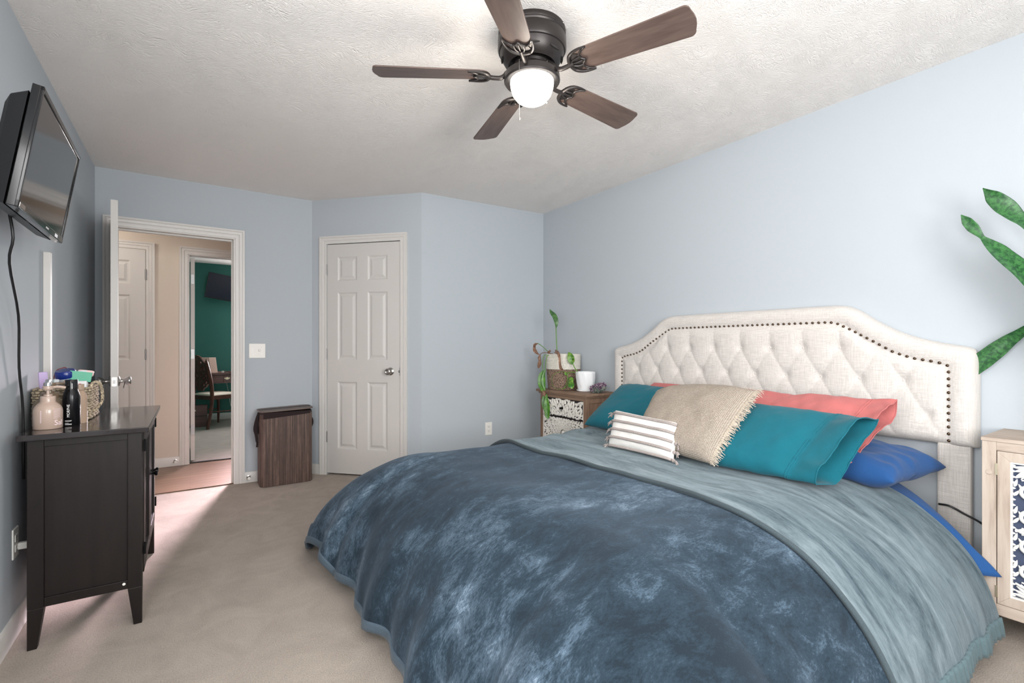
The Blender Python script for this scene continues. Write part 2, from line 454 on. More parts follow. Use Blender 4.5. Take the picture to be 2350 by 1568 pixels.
struct(MB().prism([(XL - .1, YN - .1, 0), (XR + .1, YN - .1, 0), (XR + .1, 3.9, 0), (1.9, 3.95, 0), (1.15, 4.60, 0), (XL - .1, 4.60, 0)], (0, 0, -0.05)).build('floor', M['carpet']))
struct(MB().box((-1.7, 4.60, -0.05), (2.3, 5.655, -0.002)).build('floor_hall', M['planks']))
struct(MB().box((-0.9, 5.655, -0.05), (2.6, 8.95, 0.0)).build('floor_office', M['office_carpet']))
struct(MB().prism([(XL - .1, YN - .1, ZC), (XR + .1, YN - .1, ZC), (XR + .1, 3.9, ZC), (1.7, 3.95, ZC), (0.98, 4.70, ZC), (XL - .1, 4.70, ZC)], (0, 0, 0.06)).build('ceiling', M['ceiling']))
struct(MB().box((-1.7, 4.70, ZC), (2.3, 5.66, ZC + .06)).build('ceiling_hall', M['ceiling']))
struct(MB().box((-0.9, 5.66, ZC), (2.6, 9.0, ZC + .06)).build('ceiling_office', M['ceiling']))
W1 = (-0.72, 1.02, 0.75, 2.15); b = MB()             # left wall with a window beside the camera, out of view
b.box((XL - TH, YN - TH, 0), (XL, W1[0], ZC)); b.box((XL - TH, W1[1], 0), (XL, 4.583 + TH, ZC)); b.box((XL - TH, W1[0], 0), (XL, W1[1], W1[2])); b.box((XL - TH, W1[0], W1[3]), (XL, W1[1], ZC))
struct(b.build('wall_left', M['blue_wall']))
struct(MB().box((XR, YN - TH, 0), (XR + TH, 3.9, ZC)).build('wall_right', M['blue_wall']))
b = MB()
b.box((XL, YB, 0), (OPX0, YB + TH / 2, ZC)); b.box((OPX1, YB, 0), (0.98, YB + TH / 2, ZC)); b.box((OPX0, YB, OPZ), (OPX1, YB + TH / 2, ZC))
struct(b.build('wall_back', M['blue_wall']))
b = MB()
b.box((-1.7, YB + TH / 2, 0), (OPX0, YB + TH, ZC)); b.box((OPX1, YB + TH / 2, 0), (2.3, YB + TH, ZC)); b.box((OPX0, YB + TH / 2, OPZ), (OPX1, YB + TH, ZC))
struct(b.build('wall_hall_near', M['hall_wall']))
b = MB(); L45 = (Q45 - P45).length
for a, c, z0, z1 in ((0, 0.150, 0, ZC), (0.856, L45, 0, ZC), (0.150, 0.856, 2.045, ZC)): b.box((a, -TH, z0), (c, 0, z1), f45)
struct(b.build('wall_angled', M['blue_wall']))
struct(MB().box((0, -TH, 0), ((CN - Q45).length, 0, ZC), fN).build('wall_nook', M['blue_wall']))
b = MB()                                           # near wall, behind the camera, with a window opening
W2 = (0.25, 1.65, 0.75, 2.15)
b.box((XL, YN - TH, 0), (XR, YN, 0.75)); b.box((XL, YN - TH, 2.15), (XR, YN, ZC)); b.box((XL, YN - TH, 0.75), (W2[0], YN, 2.15)); b.box((W2[1], YN - TH, 0.75), (XR, YN, 2.15))
struct(b.build('wall_near', M['blue_wall']))
for i, (w, F) in enumerate(((W1, fL), (W2, frame((0, YN, 0), (1, 0, 0), (0, 1, 0))))):
    e = sempty('window_%d' % (i + 1), F(V(w[0], 0, w[2])))
    b = MB(); mid = (w[2] + w[3]) / 2; k = 0.04; xm = (w[0] + w[1]) / 2
    for a, c in (((w[0], w[2]), (w[1], w[2] + k)), ((w[0], w[3] - k), (w[1], w[3])), ((w[0], mid - k / 2), (w[1], mid + k / 2)), ((w[0], w[2]), (w[0] + k, w[3])), ((w[1] - k, w[2]), (w[1], w[3])), ((xm - .03, w[2]), (xm + .03, w[3]))):
        b.box((a[0], -0.08, a[1]), (c[0], -0.04, c[1]), F)
    b.build('window_frame', M['trim'], e, bevel=0.004)
    MB().box((w[0] + k, -0.065, w[2] + k), (w[1] - k, -0.060, w[3] - k), F).build('pane', M['window_glass'], e)
# hall and office shell
b = MB()
for a, c, z0, z1 in ((-1.7, OFX0, 0, ZC), (OFX1, 2.3, 0, ZC), (OFX0, OFX1, 2.035, ZC)): b.box((a, 5.6, z0), (c, 5.655, z1))
struct(b.build('wall_hall_far', M['hall_wall']))
b = MB()
for a, c, z0, z1 in ((-0.9, OFX0, 0, ZC), (OFX1, 2.6, 0, ZC), (OFX0, OFX1, 2.035, ZC)): b.box((a, 5.655, z0), (c, 5.71, z1))
struct(b.build('wall_office_near', M['green_wall']))
struct(MB().box((-1.76, 4.6, 0), (-1.7, 5.7, ZC)).build('wall_hall_left', M['hall_wall']))
struct(MB().box((2.3, 4.6, 0), (2.36, 5.7, ZC)).build('wall_hall_right', M['hall_wall']))
b = MB(); WO = (1.15, 2.05, 0.85, 2.05)            # office window in the green wall, out of sight
b.box((-0.9, 8.9, 0), (WO[0], 9.0, ZC)); b.box((WO[1], 8.9, 0), (2.6, 9.0, ZC)); b.box((WO[0], 8.9, 0), (WO[1], 9.0, WO[2])); b.box((WO[0], 8.9, WO[3]), (WO[1], 9.0, ZC))
struct(b.build('wall_office_back', M['green_wall']))
struct(MB().box((-0.96, 5.66, 0), (-0.9, 9.0, ZC)).build('wall_office_left', M['green_wall']))
struct(MB().box((2.6, 5.66, 0), (2.66, 9.0, ZC)).build('wall_office_right', M['green_wall']))
e = sempty('window_3', (WO[0], 8.9, WO[2])); b = MB(); k = .04
for a, c in (((WO[0], WO[2]), (WO[1], WO[2] + k)), ((WO[0], WO[3] - k), (WO[1], WO[3])), ((WO[0], WO[2]), (WO[0] + k, WO[3])), ((WO[1] - k, WO[2]), (WO[1], WO[3]))):
    b.box((a[0], 8.92, a[1]), (c[0], 8.97, c[1]))
b.build('window_frame', M['trim'], e); MB().box((WO[0] + k, 8.94, WO[2] + k), (WO[1] - k, 8.945, WO[3] - k)).build('pane', M['window_glass'], e)
struct(MB().box((OPX0, 4.590, -0.01), (OPX1, 4.612, 0.006)).build('trim_threshold', M['planks']))
struct(MB().box((OFX0, 5.642, -0.01), (OFX1, 5.668, 0.006)).build('trim_office_threshold', M['espresso']))

# casings, jambs, baseboards
CAS = [(0.0, 0.0), (0.0, 0.009), (0.006, 0.011), (0.020, 0.012), (0.022, 0.009), (0.026, 0.009), (0.030, 0.014), (0.044, 0.017), (0.046, 0.014), (0.050, 0.014), (0.053, 0.019), (0.066, 0.019), (0.066, 0.0)]
def casing(name, F, x0, x1, zt):
    b = MB(); vs = []
    for o, h in CAS: vs += [(x0 - o, h, 0), (x0 - o, h, zt + o), (x1 + o, h, zt + o), (x1 + o, h, 0)]
    fs = []
    for i in range(len(CAS) - 1):
        for k in range(3): fs.append((i * 4 + k, i * 4 + k + 1, i * 4 + 5 + k, i * 4 + 4 + k))
    b.add(vs, fs, F); return struct(b.build(name, M['trim'], smooth=35))
casing('trim_1', fB, OPX0, OPX1, OPZ - 0.005)
casing('trim_2', f45, 0.150, 0.856, 2.043)
casing('trim_3', fH, -1.11, -0.342, 2.035)
casing('trim_4', fH, OFX0, OFX1, 2.03)
b = MB()
for a, c in (((OPX0 - .001, YB - .002, 0), (OPX0 + .014, YB + TH + .002, OPZ - .0161)), ((OPX1 - .014, YB - .002, 0), (OPX1 + .001, YB + TH + .002, OPZ - .0161)), ((OPX0, YB - .002, OPZ - .016), (OPX1, YB + TH + .002, OPZ + .001)),
             ((OPX1 - .026, YB + .045, 0), (OPX1 - .0139, YB + .08, OPZ - .0282)), ((OPX0 + .0141, YB + .045, OPZ - .028), (OPX1 - .0141, YB + .08, OPZ - .0159))): b.box(a, c)
struct(b.build('trim_5', M['trim'], bevel=0.002))
b = MB()
for a, c in (((OFX0 - .001, 5.598, 0), (OFX0 + .014, 5.712, 2.0199)), ((OFX1 - .014, 5.598, 0), (OFX1 + .001, 5.712, 2.0199)), ((OFX0, 5.598, 2.02), (OFX1, 5.712, 2.036))): b.box(a, c)
struct(b.build('trim_6', M['trim'], bevel=0.002))
o = MB().box((OPX1 - .0155, YB + .012, 0.885), (OPX1 - .0135, YB + .036, 0.945)).build('trim_7', M['steel']); struct(o)   # strike plate on the jamb
BBP = [(0.0, 0.0), (0.013, 0.0), (0.013, 0.066), (0.010, 0.074), (0.010, 0.078), (0.006, 0.086), (0.0, 0.088)]
def baseboard(name, F, x0, x1):
    b = MB(); vs = [(x0, y, z) for y, z in BBP] + [(x1, y, z) for y, z in BBP]; n = len(BBP)
    b.add(vs, [(i, (i + 1) % n, n + (i + 1) % n, n + i) for i in range(n)] + [tuple(range(n)), tuple(range(n, 2 * n))[::-1]], F)
    return struct(b.build(name, M['trim'], smooth=35))
baseboard('baseboard_left', fL, YN, YB); baseboard('baseboard_back', fB, OPX1 + 0.066, 0.906)
baseboard('baseboard_angled_left', f45, 0, 0.084); baseboard('baseboard_angled_right', f45, 0.922, L45)
baseboard('baseboard_nook', fN, 0, (CN - Q45).length); baseboard('baseboard_right', fR, YN, 3.77)
baseboard('baseboard_hall', fH, -0.276, OFX0 - 0.066)
baseboard('baseboard_office', frame((0, 8.9, 0), (1, 0, 0), (0, -1, 0)), -0.9, 2.6)

# ------------------------------------------------------------------ six-panel doors
def door_face(b, w, h, cols, rows, y0, sgn):
    """Panelled face at y0; sgn -1 sinks towards +y, +1 towards -y."""
    xs = sorted({0, w} | {c for p in cols for c in p}); zs = sorted({0, h} | {c for p in rows for c in p})
    for i in range(len(xs) - 1):
        for j in range(len(zs) - 1):
            x0, x1, z0, z1 = xs[i], xs[i + 1], zs[j], zs[j + 1]
            if (x0, x1) in cols and (z0, z1) in rows:
                rings = [(0, 0), (0.005, -0.001), (0.016, -0.0095), (0.026, -0.0095), (0.046, -0.002), (0.05, -0.002)]; vs = []; fs = []
                for ins, d in rings:
                    y = y0 + sgn * d * -1 * -1
                    vs += [(x0 + ins, y, z0 + ins), (x1 - ins, y, z0 + ins), (x1 - ins, y, z1 - ins), (x0 + ins, y, z1 - ins)]
                for r in range(len(rings) - 1):
                    for k in range(4): fs.append((r * 4 + k, r * 4 + (k + 1) % 4, r * 4 + 4 + (k + 1) % 4, r * 4 + 4 + k))
                r = (len(rings) - 1) * 4; fs.append((r, r + 1, r + 2, r + 3)); b.add(vs, fs)
            else: b.add([(x0, y0, z0), (x1, y0, z0), (x1, y0, z1), (x0, y0, z1)], [(0, 1, 2, 3)])

def door_slab(w, h, th):
    k = w / 0.703
    cols = [(0.099 * k, 0.293 * k), (0.391 * k, 0.585 * k)]; rows = [(0.215, 0.812), (0.998, 1.60), (1.696, 1.915)]
    b = MB()
    door_face(b, w, h, cols, rows, th, 1); door_face(b, w, h, cols, rows, 0, -1)
    b.add([(0, 0, 0), (w, 0, 0), (w, th, 0), (0, th, 0), (0, 0, h), (w, 0, h), (w, th, h), (0, th, h)], [(0, 3, 2, 1), (4, 5, 6, 7), (1, 2, 6, 5), (3, 0, 4, 7)])
    return b

def knob_mesh(b, T):
    b.lathe([(0.0, 0), (0.032, 0), (0.033, 0.004), (0.028, 0.009), (0.013, 0.012), (0.011, 0.022), (0.013, 0.030), (0.022, 0.040), (0.028, 0.052), (0.028, 0.058), (0.024, 0.064), (0.017, 0.0655), (0.013, 0.062), (0.0, 0.061)], n=28, T=T)
def axis_T(o, d):
    q = Vector((0, 0, 1)).rotation_difference(Vector(d)); o = Vector(o); return lambda p: o + q @ p
def hinge(parent, o, T):
    b = MB(); b.tube([T(V(o[0], o[1], o[2] - .045)), T(V(o[0], o[1], o[2] + .045))], 0.007, 10)
    for z in (-.047, .047): b.tube([T(V(o[0], o[1], o[2] + z - .003)), T(V(o[0], o[1], o[2] + z + .003))], 0.005, 8)
    return b

# door_1: closed closet door in the angled wall. local x along the wall
d1 = sempty('door_1', f45(V(0.153, 0, 0)))
s_ = door_slab(0.700, 2.022, 0.035)
o1 = f45(V(0.153, 0, 0))
T1 = lambda p: o1 + t45 * p.x + n45 * (p.y - 0.037) + V(0, 0, p.z + 0.016)
MB().add(s_.v, s_.f, T1).build('door_leaf', M['door_white'], d1, weld=True)
b = MB(); knob_mesh(b, axis_T(T1(V(0.610, 0.035, 0.905)), n45)); b.build('knob', M['nickel'], d1, smooth=50)
b = MB().box((0.694, 0.030, 0.87), (0.7035, 0.0375, 0.94), T1); b.box((0.685, 0.0352, 0.895), (0.699, 0.038, 0.915), T1); b.build('latch_plate', M['steel'], d1)
for z in (0.32, 1.055, 1.80): hinge(d1, (-0.004, 0.040, z), T1).build('hinge', M['steel'], d1, smooth=50)
MB().box((0.15, -TH - .02, 0), (0.856, -0.06, 2.05), f45).build('closet_interior', M['dark_slot'], d1)

# door_2: bedroom door standing open into the room
hx, hy = OPX0 + 0.004, YB - 0.006
end = V(-0.388, 3.815, 0); dd = (end - V(hx, hy, 0)).normalized(); dn = V(-dd.y, dd.x, 0)      # dn: towards +x
if dn.x < 0: dn = -dn
d2 = sempty('door_2', (hx, hy, 0))
T2 = lambda p: V(hx, hy, 0.012) + dd * p.x + dn * (p.y - 0.0175) + V(0, 0, p.z)
s_ = door_slab(0.765, 2.022, 0.035)
MB().add(s_.v, s_.f, T2).build('door_leaf', M['door_white'], d2, weld=True)
b = MB(); knob_mesh(b, axis_T(T2(V(0.700, 0.035, 0.905)), dn)); b.build('knob', M['nickel'], d2, smooth=50)
b = MB(); knob_mesh(b, axis_T(T2(V(0.700, 0.0, 0.905)), -dn)); b.build('knob', M['nickel'], d2, smooth=50)
b = MB().box((0.7645, 0.005, 0.877), (0.767, 0.030, 0.933), T2); b.build('latch_plate', M['nickel'], d2)
b = MB().box((0.766, 0.011, 0.894), (0.775, 0.024, 0.916), T2); b.build('latch_bolt', M['steel'], d2)
b = MB(); b.tube([T2(V(0.700 + .02 * math.sin(a), 0.066 + .004 * math.cos(a), 0.885 + .024 * math.cos(a))) for a in [i * 2 * PI / 20 for i in range(20)]], 0.0017, 6, True); b.build('hair_tie', M['black_cloth'], None)
tag(bpy.data.objects['hair_tie'], 'dark elastic loop hung on the open bedroom door knob', 'hair tie')
# door_3: closed hall door, door_4: office door standing open
d3 = sempty('door_3', (-0.35, 5.6, 0))
T3 = lambda p: V(-0.346 - p.x, 5.6 - p.y + 0.022, p.z + 0.012)
s_ = door_slab(0.76, 2.018, 0.035); MB().add(s_.v, s_.f, T3).build('door_leaf', M['door_white'], d3, weld=True)
for z in (0.30, 1.05, 1.79): hinge(d3, (-0.003, 0.036, z), T3).build('hinge', M['steel'], d3, smooth=50)
d4 = sempty('door_4', (OFX0, 5.71, 0))
T4 = lambda p: V(OFX0 + 0.022 + p.y, 5.716 + p.x, p.z + 0.012)
s_ = door_slab(0.76, 2.0, 0.035); MB().add(s_.v, s_.f, T4).build('door_leaf', M['door_white'], d4, weld=True)
for z in (0.30, 1.05, 1.79):
    MB().box((-0.0025, 0.002, z - .048), (-0.0005, 0.033, z + .048), T4).build('hinge', M['steel'], d4, bevel=0.001)

# ------------------------------------------------------------------ small wall fittings
def doorstop(name, o, d, label):
    t = thing(name, label, 'door stop', o)
    T = axis_T(o, d); b = MB(); b.lathe([(0.0, 0), (0.015, 0), (0.015, 0.004), (0.008, 0.006), (0.007, 0.05), (0.0, 0.05)], n=18, T=T); b.build('post', M['nickel'], t, smooth=40)
    b = MB(); b.lathe([(0.0, 0.05), (0.011, 0.05), (0.013, 0.056), (0.011, 0.066), (0.0, 0.068)], n=18, T=T); b.build('rubber_tip', M['plastic'], t, smooth=40)
doorstop('door_stop', (0.404, YB - 0.0128, 0.047), (0, -1, 0), 'round metal door stop on the baseboard beside the laundry hamper')
doorstop('door_stop', (-0.116, 5.6 - 0.0128, 0.050), (0, -1, 0), 'metal door stop on the hallway baseboard beyond the doorway')

t = thing('light_switch', 'white double switch plate on the blue wall right of the doorway', 'light switch', (0.470, YB, 1.098))
MB().box((0.408, -0.0001, 1.038), (0.532, 0.006, 1.160), fB).build('switch_plate', M['plastic'], t, bevel=0.003)
MB().box((0.443, 0.005, 1.085), (0.453, 0.008, 1.113), fB).build('toggle', M['plastic'], t)
b = MB(); b.lathe([(0.0, 0), (0.011, 0), (0.009, 0.010), (0.0, 0.011)], n=18, T=axis_T(fB(V(0.487, 0.005, 1.103)), (0, -1, 0))); b.build('dimmer_knob', M['plastic'], t, smooth=40)
for x in (0.438, 0.502):
    for z in (1.072, 1.126): MB().box((x - .003, 0.0055, z - .003), (x + .003, 0.0066, z + .003), fB).build('screw', M['steel'], t)

def outlet(F, x, z, label):
    t = thing('wall_outlet', label, 'outlet', F(V(x, 0, z)))
    MB().box((x - .035, -0.0001, z - .0585), (x + .035, 0.0055, z + .0585), F).build('cover_plate', M['plastic'], t, bevel=0.0025)
    for dz in (.0195, -.0195):
        k = MB(); k.box((x - .017, .005, z + dz - .014), (x + .017, .0075, z + dz + .014), F); r = k.build('receptacle', M['plastic'], t, bevel=0.003)
        k = MB(); k.box((x - .0085, .007, z + dz - .002), (x - .006, .0078, z + dz + .008), F); k.box((x + .006, .007, z + dz - .002), (x + .0085, .0078, z + dz + .007), F)
        k.box((x - .0025, .007, z + dz - .010), (x + .0025, .0078, z + dz - .006), F); k.build('slot', M['dark_slot'], r)
    return t
k_ = (V(2.274, 3.80, 0) - Q45).dot(tN)
outlet(fN, k_, 0.383, 'white outlet low on the blue nook wall above the bed')
outlet(fL, 2.660, 0.362, 'white outlet on the left wall with a plug in it')
t = thing('charger_plug', 'small white plug in the left wall outlet', 'plug', (XL + .0065, 2.672, 0.340))
MB().box((0, 0, 0), (0.034, 0.024, 0.026), lambda p: V(XL + .0078 + p.x, 2.662 + p.y, 0.330 + p.z)).build('plug_body', M['plastic'], t, bevel=0.004)
MB().tube(bez([(XL + .04, 2.674, .343), (XL + .052, 2.676, .342), (XL + .056, 2.70, .30), (XL + .045, 2.74, .18), (XL + .04, 2.80, .01)]), 0.003, 8).build('cord', M['plastic'], t, smooth=True)

# ------------------------------------------------------------------ ceiling fan
FC = V(1.180, 1.620, 0)
fan = thing('ceiling_fan', 'five blade ceiling fan, dark bronze with brown blades and lit bowl', 'ceiling fan', (FC.x, FC.y, ZC))
b = MB(); b.lathe([(0.0, 2.44), (0.138, 2.44), (0.140, 2.428), (0.137, 2.420), (0.140, 2.414), (0.137, 2.408), (0.141, 2.402), (0.142, 2.360), (0.138, 2.352), (0.133, 2.350), (0.128, 2.332), (0.112, 2.304), (0.102, 2.298), (0.098, 2.294), (0.096, 2.300), (0.080, 2.310), (0.0, 2.312)], FC, 56)
b.build('motor_housing', M['bronze'], fan, smooth=35)
for k in range(8):
    a = 2 * PI * k / 8 + .2
    T = lambda p, a=a: FC + V((p.x) * math.cos(a) - p.y * math.sin(a), p.x * math.sin(a) + p.y * math.cos(a), p.z)
    MB().tube([T(V(.1245, y, 2.322 + .001 * 0)) for y in (-.025, -.012, 0, .012, .025)], [.002, .004, .0045, .004, .002], 8).build('vent_slot', M['dark_slot'], fan, smooth=True)
for a in (-1.1, -.8):
    MB().lathe([(0, 0), (.004, 0), (.003, .004), (0, .005)], n=10, T=axis_T(FC + V(.139 * math.cos(a), .139 * math.sin(a), 2.431), (math.cos(a), math.sin(a), 0))).build('screw', M['nickel'], fan, smooth=True)
b = MB(); b.lathe([(0.0, 2.312), (0.072, 2.311), (0.076, 2.296), (0.070, 2.288), (0.050, 2.285), (0.046, 2.276), (0.056, 2.270), (0.102, 2.266), (0.114, 2.256), (0.116, 2.232), (0.112, 2.226), (0.106, 2.226), (0.096, 2.232), (0.0, 2.24)], FC, 48)
b.build('light_kit', M['bronze'], fan, smooth=35)
b = MB(); b.lathe([(0.090, 2.236), (0.0905, 2.222), (0.088, 2.203), (0.080, 2.179), (0.064, 2.158), (0.042, 2.145), (0.019, 2.140), (0.0, 2.139)], FC, 40)
b.build('glass_bowl', M['glass_lit'], fan, smooth=True)
def bead_chain(top, z1):
    b = MB(); z = top.z; b.tube([(top.x, top.y, top.z), (top.x, top.y, z1)], 0.0009, 6)
    while z > z1 + .004: b.lathe([(0, -.0016), (.0014, -.0008), (.0014, .0008), (0, .0016)], (top.x, top.y, z), 6); z -= .0045
    b.lathe([(0, -.012), (.003, -.010), (.0035, -.004), (.001, 0), (0, 0)], (top.x, top.y, z1), 10); return b
r_ = V(.832, -.555, 0); f_ = V(.555, .832, 0)
bead_chain(FC + r_ * .056 - f_ * .095 + V(0, 0, 2.262), 2.105).build('pull_chain', M['nickel'], fan, smooth=True)
bead_chain(FC - r_ * .054 - f_ * .104 + V(0, 0, 2.262), 2.035).build('pull_chain', M['nickel'], fan, smooth=True)
def blade_outline():
    pts = []; r0, r1, w0, w1 = .175, .650, .054, .068
    for k in range(9): a = PI / 2 + PI * k / 8; pts.append((r0 + .045 + .045 * math.cos(a), w0 * math.sin(a)))
    for k in range(7): a = -PI / 2 + (PI / 2) * k / 6; pts.append((r1 - .03 + .022 * math.cos(a), -w1 + .022 + .022 * math.sin(a)))
    for k in range(1, 4): pts.append((r1 - .008 + .010 * math.sin(PI * k / 4), -w1 + .022 + (2 * w1 - .044) * k / 4))
    for k in range(7): a = (PI / 2) * k / 6; pts.append((r1 - .03 + .022 * math.cos(a), w1 - .022 + .022 * math.sin(a)))
    return pts
for k in range(5):
    ang = math.radians(5.5 + 72 * k); R = Matrix.Rotation(ang, 3, 'Z') @ Matrix.Rotation(math.radians(-12.5), 3, 'X')
    T = lambda p, R=R: FC + V(0, 0, 2.252) + R @ Vector(p)
    R2 = Matrix.Rotation(ang, 3, 'Z'); Tz = lambda p, R2=R2: FC + R2 @ Vector(p)
    # blade kept in its own local frame so that the grain runs along it
    me = MB().prism([(x, y, 0) for x, y in blade_outline()], (0, 0, 0.006)).build('blade', M['blade'], fan, bevel=0.002, local=True)
    me.location = V(0, 0, 2.252 - ZC); me.rotation_euler = (Matrix.Rotation(ang, 4, 'Z') @ Matrix.Rotation(math.radians(-12.5), 4, 'X')).to_euler()
    b = MB()
    arm = bez([Tz(V(.066, 0, 2.296)), Tz(V(.095, 0, 2.272)), Tz(V(.125, 0, 2.246)), Tz(V(.155, 0, 2.243)), T(V(.19, 0, -.004))], 20)
    b.tube(arm, [.011] * 8 + [.009] * (len(arm) - 8), 10)
    c = [(.262, .060), (.232, .058), (.205, .050), (.184, .032), (.176, 0), (.184, -.032), (.205, -.050), (.232, -.058), (.262, -.060)]
    pth = bez([T(V(x, y, -.005)) for x, y in c], 40); n_ = len(pth)
    b.tube(pth, [.003 + .005 * math.sin(PI * i / (n_ - 1)) for i in range(n_)], 8)
    c = [(.262, .058), (.240, .046), (.226, .030), (.228, .014), (.240, 0), (.228, -.014), (.226, -.030), (.240, -.046), (.262, -.058)]
    pth = bez([T(V(x, y, -.005)) for x, y in c], 40); b.tube(pth, .0045, 8)
    for y in (-.02, 0, .02): b.tube(bez([T(V(.180 + abs(y) * .25, y * .5, -.005)), T(V(.205, y * .9, -.007)), T(V(.229, y, -.005))], 8), .0035, 6)
    b.prism([T(V(x, y, -.003)) for x, y in ((.18, .02), (.18, -.02), (.2, -.045), (.226, -.03), (.236, 0), (.226, .03), (.2, .045))], R @ V(0, 0, .003))
    b.build('blade_bracket', M['bronze'], fan, smooth=45)
ld = bpy.data.lights.new('fan_bulb', 'POINT'); ld.energy = 11; ld.color = (1.0, 0.91, 0.80); ld.shadow_soft_size = 0.09
lo = bpy.data.objects.new('fan_bulb', ld); COL.objects.link(lo); lo.parent = fan; lo.location = (0, 0, 2.10 - ZC)

# ------------------------------------------------------------------ television on the left wall
tc = V(-0.404, 2.330, 1.734); ty_, tt_ = 0.03, 0.158
tn = V(math.cos(ty_) * math.cos(tt_), math.sin(ty_) * math.cos(tt_), -math.sin(tt_)); tw = V(0, 0, 1).cross(tn).normalized(); tu = tn.cross(tw)
rl = 0.02; tw, tu = tw * math.cos(rl) + tu * math.sin(rl), tu * math.cos(rl) - tw * math.sin(rl)
TT = lambda p: tc + tw * p[0] + tn * p[1] + tu * p[2]
tv = thing('television', 'flat black television tilted down from the left wall above the dresser', 'television', tc)
TW, THh = 0.350, 0.186
b = MB(); bz = .014
b.box((-TW, -.024, -THh), (TW, -.004, THh), TT)
for x0, z0, x1, z1 in ((-TW, THh - bz, TW, THh), (-TW, -THh, TW, -THh + .022), (-TW, -THh, -TW + bz, THh), (TW - bz, -THh, TW, THh)): b.box((x0, -.006, z0), (x1, .003, z1), TT)
b.build('bezel', M['gloss_black'], tv, bevel=0.002)
MB().box((-TW + bz, -.006, -THh + .022), (TW - bz, -.001, THh - bz), TT).build('screen', M['screen'], tv)
b = MB(); y0 = -.031
def bk(p): return TT(p)
vs = []
for ins, y, zt, zb in ((.0, -.031, .165, -.184), (.018, -.070, .145, -.178), (.03, -.080, .12, -.172)):
    vs += [(-TW + .012 + ins, y, zb), (TW - .012 - ins, y, zb), (TW - .012 - ins, y, zt), (-TW + .012 + ins, y, zt)]
fs = [(8, 9, 10, 11)] + [(r * 4 + k, r * 4 + (k + 1) % 4, r * 4 + 4 + (k + 1) % 4, r * 4 + 4 + k) for r in range(2) for k in range(4)]
b.add(vs, fs, bk); b.box((-TW + .05, -.094, -.16), (TW - .05, -.078, -.02), TT); b.build('back_shell', M['black_plastic'], tv, bevel=0.004)
b = MB(); b.box((-.10, -.100, -.09), (.10, -.090, .09), TT); p0 = TT(V(-.04, -.098, .0))
b.tube([p0, V(XL + .05, 2.30, 1.75), V(XL + .02, 2.28, 1.75)], .014, 8); b.box((XL + .0005, 2.19, 1.63), (XL + .018, 2.37, 1.87)); b.build('wall_mount', M['black_metal'], tv, bevel=0.002)
b = MB(); p = TT(V(-TW + .02, .0032, -THh + .011))
b.box((-TW + .012, .0028, -THh + .004), (-TW + .075, .0036, -THh + .017), TT); b.build('sticker', M['chrome'], tv)
MB().box((.03, .0028, -THh + .007), (.075, .0034, -THh + .013), TT).build('badge', M['steel'], tv)
MB().box((.19, .0028, -THh + .004), (.24, .0034, -THh + .016), TT).build('badge', M['frost'], tv)
b = MB().tube(bez([TT(V(-.03, -.085, -.15)), V(XL + .075, 2.30, 1.50), V(XL + .055, 2.35, 1.42), V(XL + .035, 2.55, 1.25), V(XL + .022, 2.62, 1.05), V(XL + .02, 2.68, .88), V(XL + .018, 2.70, .60)]), .0045, 8)
b.build('power_cord', M['black_plastic'], tv, smooth=True)
b = MB().box((XL, 3.100, 0.52), (XL + .026, 3.135, 1.578)); tag(b.build('cord_cover', M['trim'], bevel=0.003), 'white vertical cord cover strip on the left wall under the television', 'cord cover')

# ------------------------------------------------------------------ dresser
dr = thing('dresser', 'dark espresso two door dresser cabinet against the left wall', 'dresser', (-0.33, 2.90, 0))
X0, X1, Y0, Y1, ZT = -0.505, -0.165, 2.487, 3.315, 0.805
MB().box((-0.530, 2.462, ZT - .022), (-0.140, 3.345, ZT)).build('top', M['espresso_top'], dr, bevel=0.003)
L_ = .046
for sx, sy in ((0, 0), (1, 0), (0, 1), (1, 1)):
    xa = X0 if sx == 0 else X1 - L_; ya = Y0 if sy == 0 else Y1 - L_
    b = MB(); b.box((xa, ya, .150), (xa + L_, ya + L_, ZT - .022))
    tx0, tx1 = (xa, xa + .027) if sx == 0 else (xa + .019, xa + L_); tyy0, tyy1 = (ya, ya + .027) if sy == 0 else (ya + .019, ya + L_)
    b.taper((tx0, tyy0), (tx1, tyy1), 0, (xa, ya), (xa + L_, ya + L_), .150); b.build('leg', M['espresso'], dr, bevel=0.0015)
for ya in (Y0 + .008, Y1 - .026):
    b = MB(); b.box((X0 + L_, ya + .008, .182), (X1 - L_, ya + .018, ZT - .048)); b.build('side_panel', M['espresso'], dr)
    MB().box((X0 + L_, ya - .004, ZT - .050), (X1 - L_, ya + .020, ZT - .022)).build('side_rail', M['espresso'], dr, bevel=0.001); MB().box((X0 + L_, ya - .004, .150), (X1 - L_, ya + .020, .184)).build('side_rail', M['espresso'], dr, bevel=0.001)
MB().lathe([(0, 0), (.0055, 0), (.005, .0015), (0, .002)], n=14, T=axis_T((X1 - L_ - .012, Y0 + .004, .172), (0, -1, 0))).build('screw_cap', M['plastic'], dr)
MB().box((X0 + .004, Y0 + L_, .16), (X0 + .012, Y1 - L_, ZT - .022)).build('back_panel', M['espresso'], dr)
b = MB(); b.box((X0 + .012, Y0 + .03, .16), (X1 - .025, Y1 - .03, .178)); b.build('bottom_shelf', M['espresso'], dr)
